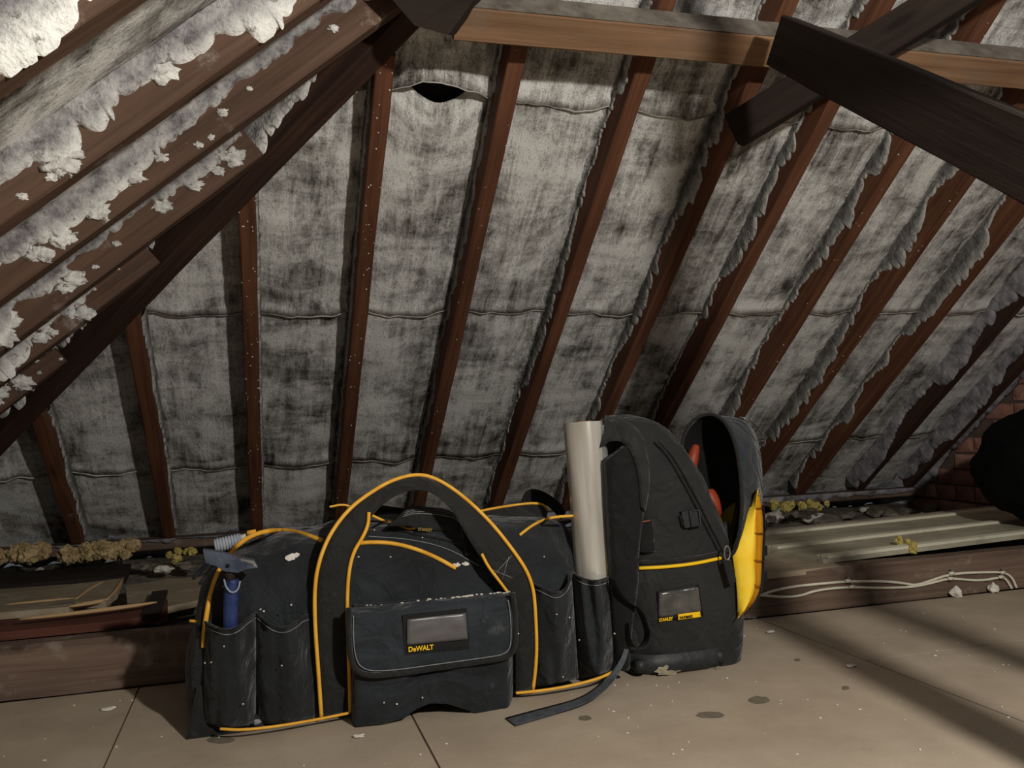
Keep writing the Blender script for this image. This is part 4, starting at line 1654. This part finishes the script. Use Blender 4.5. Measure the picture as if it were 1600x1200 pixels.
def tub(rim, out_, inset, cap):
    c1 = sum(rim, Vector())/n
    c2 = sum(out_, Vector())/n
    vs, fs = [], []
    rings = []
    for f in (0, .33, .66, 1):
        rings.append([(rim[k]+(c1-rim[k])*inset).lerp(out_[k]+(c2-out_[k])*inset, f*cap) for k in range(n)])
    last = rings[-1]
    cc = sum(last, Vector())/n
    for s in (.9, .6, .3):
        rings.append([cc+(q-cc)*s + (c2-c1)*.04 for q in last])
    for r_ in rings:
        vs += r_
    for j in range(len(rings)-1):
        for k in range(n):
            a_, b2 = j*n+k, j*n+(k+1) % n
            fs.append((a_, b2, b2+n, a_+n))
    fs.append(tuple((len(rings)-1)*n+k for k in range(n)))
    return vs, fs


v1, f1 = tub(rim, out_, 0, 1)
part(build('lid_shell', v1, f1, M['blackflap'], None, smooth=True), BP)
v2, f2 = tub(rim, out_, .05, .9)
part(build('lid_lining', v2, [f[::-1] for f in f2], M['lining'], None, smooth=True), BP)
part(tube('lid_rim', rim, .0045, M['web'], n=8, closed=True), BP)
# dark mouth of the pack between body and lid
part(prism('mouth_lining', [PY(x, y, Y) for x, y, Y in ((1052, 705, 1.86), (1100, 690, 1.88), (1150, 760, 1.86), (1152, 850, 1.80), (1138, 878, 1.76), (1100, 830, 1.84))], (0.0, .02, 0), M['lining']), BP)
part(prism('mesh_pocket', [PY(x, y, Y) for x, y, Y in ((1110, 818, 1.77), (1150, 782, 1.78), (1152, 800, 1.77), (1146, 840, 1.74), (1136, 850, 1.72))], (.003, .005, 0), M['olive']), BP)
sheet('mouth_lip', [(1096, 818), (1112, 822), (1140, 815)], [(1124, 866), (1132, 868), (1146, 862)], lambda u, v: 1.735-.02*v, M['black'], BP, 6, 8, .003)

# yellow pocket on the outside of the lid
yo = [(1183, 766), (1176, 785), (1164, 812), (1150, 845), (1144, 862), (1148, 890), (1152, 920), (1153, 945), (1153, 965)]
ym = [(1184, 766), (1181, 790), (1179, 815), (1180, 850), (1178, 885), (1180, 905), (1178, 925), (1168, 948), (1153, 966)]
yr = [(1185, 766), (1190, 790), (1193, 820), (1191, 860), (1190, 895), (1188, 920), (1180, 940), (1168, 953), (1154, 967)]
yl = smooth_line([PY(x, y, 1.69) for x, y in yo], 2)
ymm = smooth_line([PY(x, y, 1.672) for x, y in ym], 2)
yrr = smooth_line([PY(x, y, 1.715) for x, y in yr], 2)
NY = 60
yl, ymm, yrr = resample(yl, NY), resample(ymm, NY), resample(yrr, NY)
ribbon('yellow_lining', yl, ymm, .003, M['yellow'], BP, puff=.004)
ribbon('yellow_gusset', ymm, yrr, .003, M['yellow2'], BP, puff=-.004)
for f in (.14, .33, .53, .72, .88):
    k = int(f*(NY-1))
    part(tube('tool_loop', [ymm[k]+Vector((0, -.002, 0)), yrr[k]+Vector((0, -.004, .001))], .0014, m_plain('loop_thread', lin((150, 92, 12)), None, 20, .8, 0), n=5), BP)
ro = resample(smooth_line([PY(x+4, y, 1.72) for x, y in yr[1:]], 2), NY)
ri_ = resample(smooth_line([PY(x, y, 1.73) for x, y in yr[1:]], 2), NY)
ribbon('lid_panel', ro, ri_, .006, M['black'], BP)
for y in (812, 852, 892):
    part(prism('pocket_tab', [PY(1192, y, 1.735), PY(1199, y+1, 1.735), PY(1199, y+16, 1.735), PY(1192, y+17, 1.735)], (0, .01, 0), M['pad']), BP)
# zip pull ring and tab
part(tube('zip_ring', [PY(1136+4.5*math.cos(t), 864+11*math.sin(t), 1.665) for t in [k*math.pi/8 for k in range(16)]], .0018, M['steel'], n=6, closed=True), BP)
part(prism('zip_tab', [PY(x, y, 1.668) for x, y in ((1131, 877), (1143, 875), (1151, 908), (1140, 913))], (0, .006, 0), M['web']), BP)
part(tube('zip_ring', [PY(1186+2*math.cos(t), 768+6*math.sin(t), 1.70) for t in [k*math.pi/6 for k in range(12)]], .0012, M['steel'], n=5, closed=True), BP)
part(tube('zip_cord', [PY(1171, 656, 1.77), PY(1182, 668, 1.77), PY(1197, 686, 1.77)], .0013, M['web'], n=5), BP)
part(tube('zip_ring', [PY(1155, 652, 1.775), PY(1163, 653, 1.77), PY(1172, 660, 1.765)], .0018, M['steel'], n=5), BP)

# red handled tools in the mouth
rt1 = thing('red_handled_tool', 'tall red tool handle standing inside the open backpack lid', 'tool', PY(1080, 760, 1.82))
part(tube('grip', smooth_line([PY(1078, 762, 1.78), PY(1079, 735, 1.775), PY(1083, 712, 1.775), PY(1088, 696, 1.78)], 2), .014, M['red'], n=12, rfn=lambda f: .95-.5*max(0, f-.6)/.4), rt1)
rt2 = thing('red_handled_tool', 'short rounded red tool handle lower in the open backpack mouth', 'tool', PY(1105, 800, 1.79))
part(tube('grip', smooth_line([PY(1117, 806, 1.76), PY(1112, 790, 1.755), PY(1107, 776, 1.76), PY(1103, 768, 1.765)], 2), .019, M['red'], n=12, rfn=lambda f: .75+.35*math.sin(math.pi*f)), rt2)

# ---------------------------------------------------------------- small debris on the floor
rr = random.Random(8)
import bmesh
bm = bmesh.new()
for k in range(230):
    x = rr.uniform(-.6, 1.9)
    y = rr.uniform(.9, 2.0)
    r = rr.uniform(.0008, .0024)
    mt = Matrix.Translation((x, y, r*.5)) @ Matrix.Diagonal((rr.uniform(.8, 1.8), 1, .6, 1))
    bmesh.ops.create_icosphere(bm, subdivisions=1, radius=r, matrix=mt)
me = bpy.data.meshes.new('plaster_crumbs')
bm.to_mesh(me)
bm.free()
me.materials.append(M['plaster'])
cr = bpy.data.objects.new('plaster_crumbs', me)
COL.objects.link(cr)
part(cr, floor)
cr['kind'] = 'stuff'
# damp dark stains, thin on the boards
stain = m_plain('damp_stain', lin((104, 96, 84)), lin((124, 114, 98)), 60, .8, 0)
for k, (x, y, w_, h_) in enumerate(((1186, 1094, 17, 6), (1110, 1117, 22, 5), (914, 1122, 10, 4), (1321, 1075, 6, 3), (345, 1156, 22, 6), (1246, 1031, 5, 2))):
    pts = []
    for q in range(20):
        a_ = q*math.pi/10
        s = 1+.25*nz(math.cos(a_)*2, math.sin(a_)*2, k)
        pts.append(PZ(x+w_*s*math.cos(a_), y+h_*s*math.sin(a_), .0004))
    part(prism('damp_stain', pts, (0, 0, .0003), stain), floor)
for k, (x, y) in enumerate(((170, 1107), (1175, 965), (1330, 1040), (560, 1150), (1205, 987))):
    p = PZ(x, y, .003)
    o = lump('plaster_flake', (p.x, p.y, .0032), .007 if k else .009, M['plaster'] if k != 1 else M['rubble'], None, seed=k, amp=.6, fr=2, n=2, sq=(1.6, 1, .35))
    tag(o, ['cream plaster flake on the floor near the left joist', 'dull plaster flake at the joist foot right of the backpack', 'white plaster flake on the open floor at the right',
            'small plaster flake in front of the pocket of the holdall', 'thin plaster flake on the floor just right of the backpack'][k], 'debris')
bpy.context.view_layer.update()
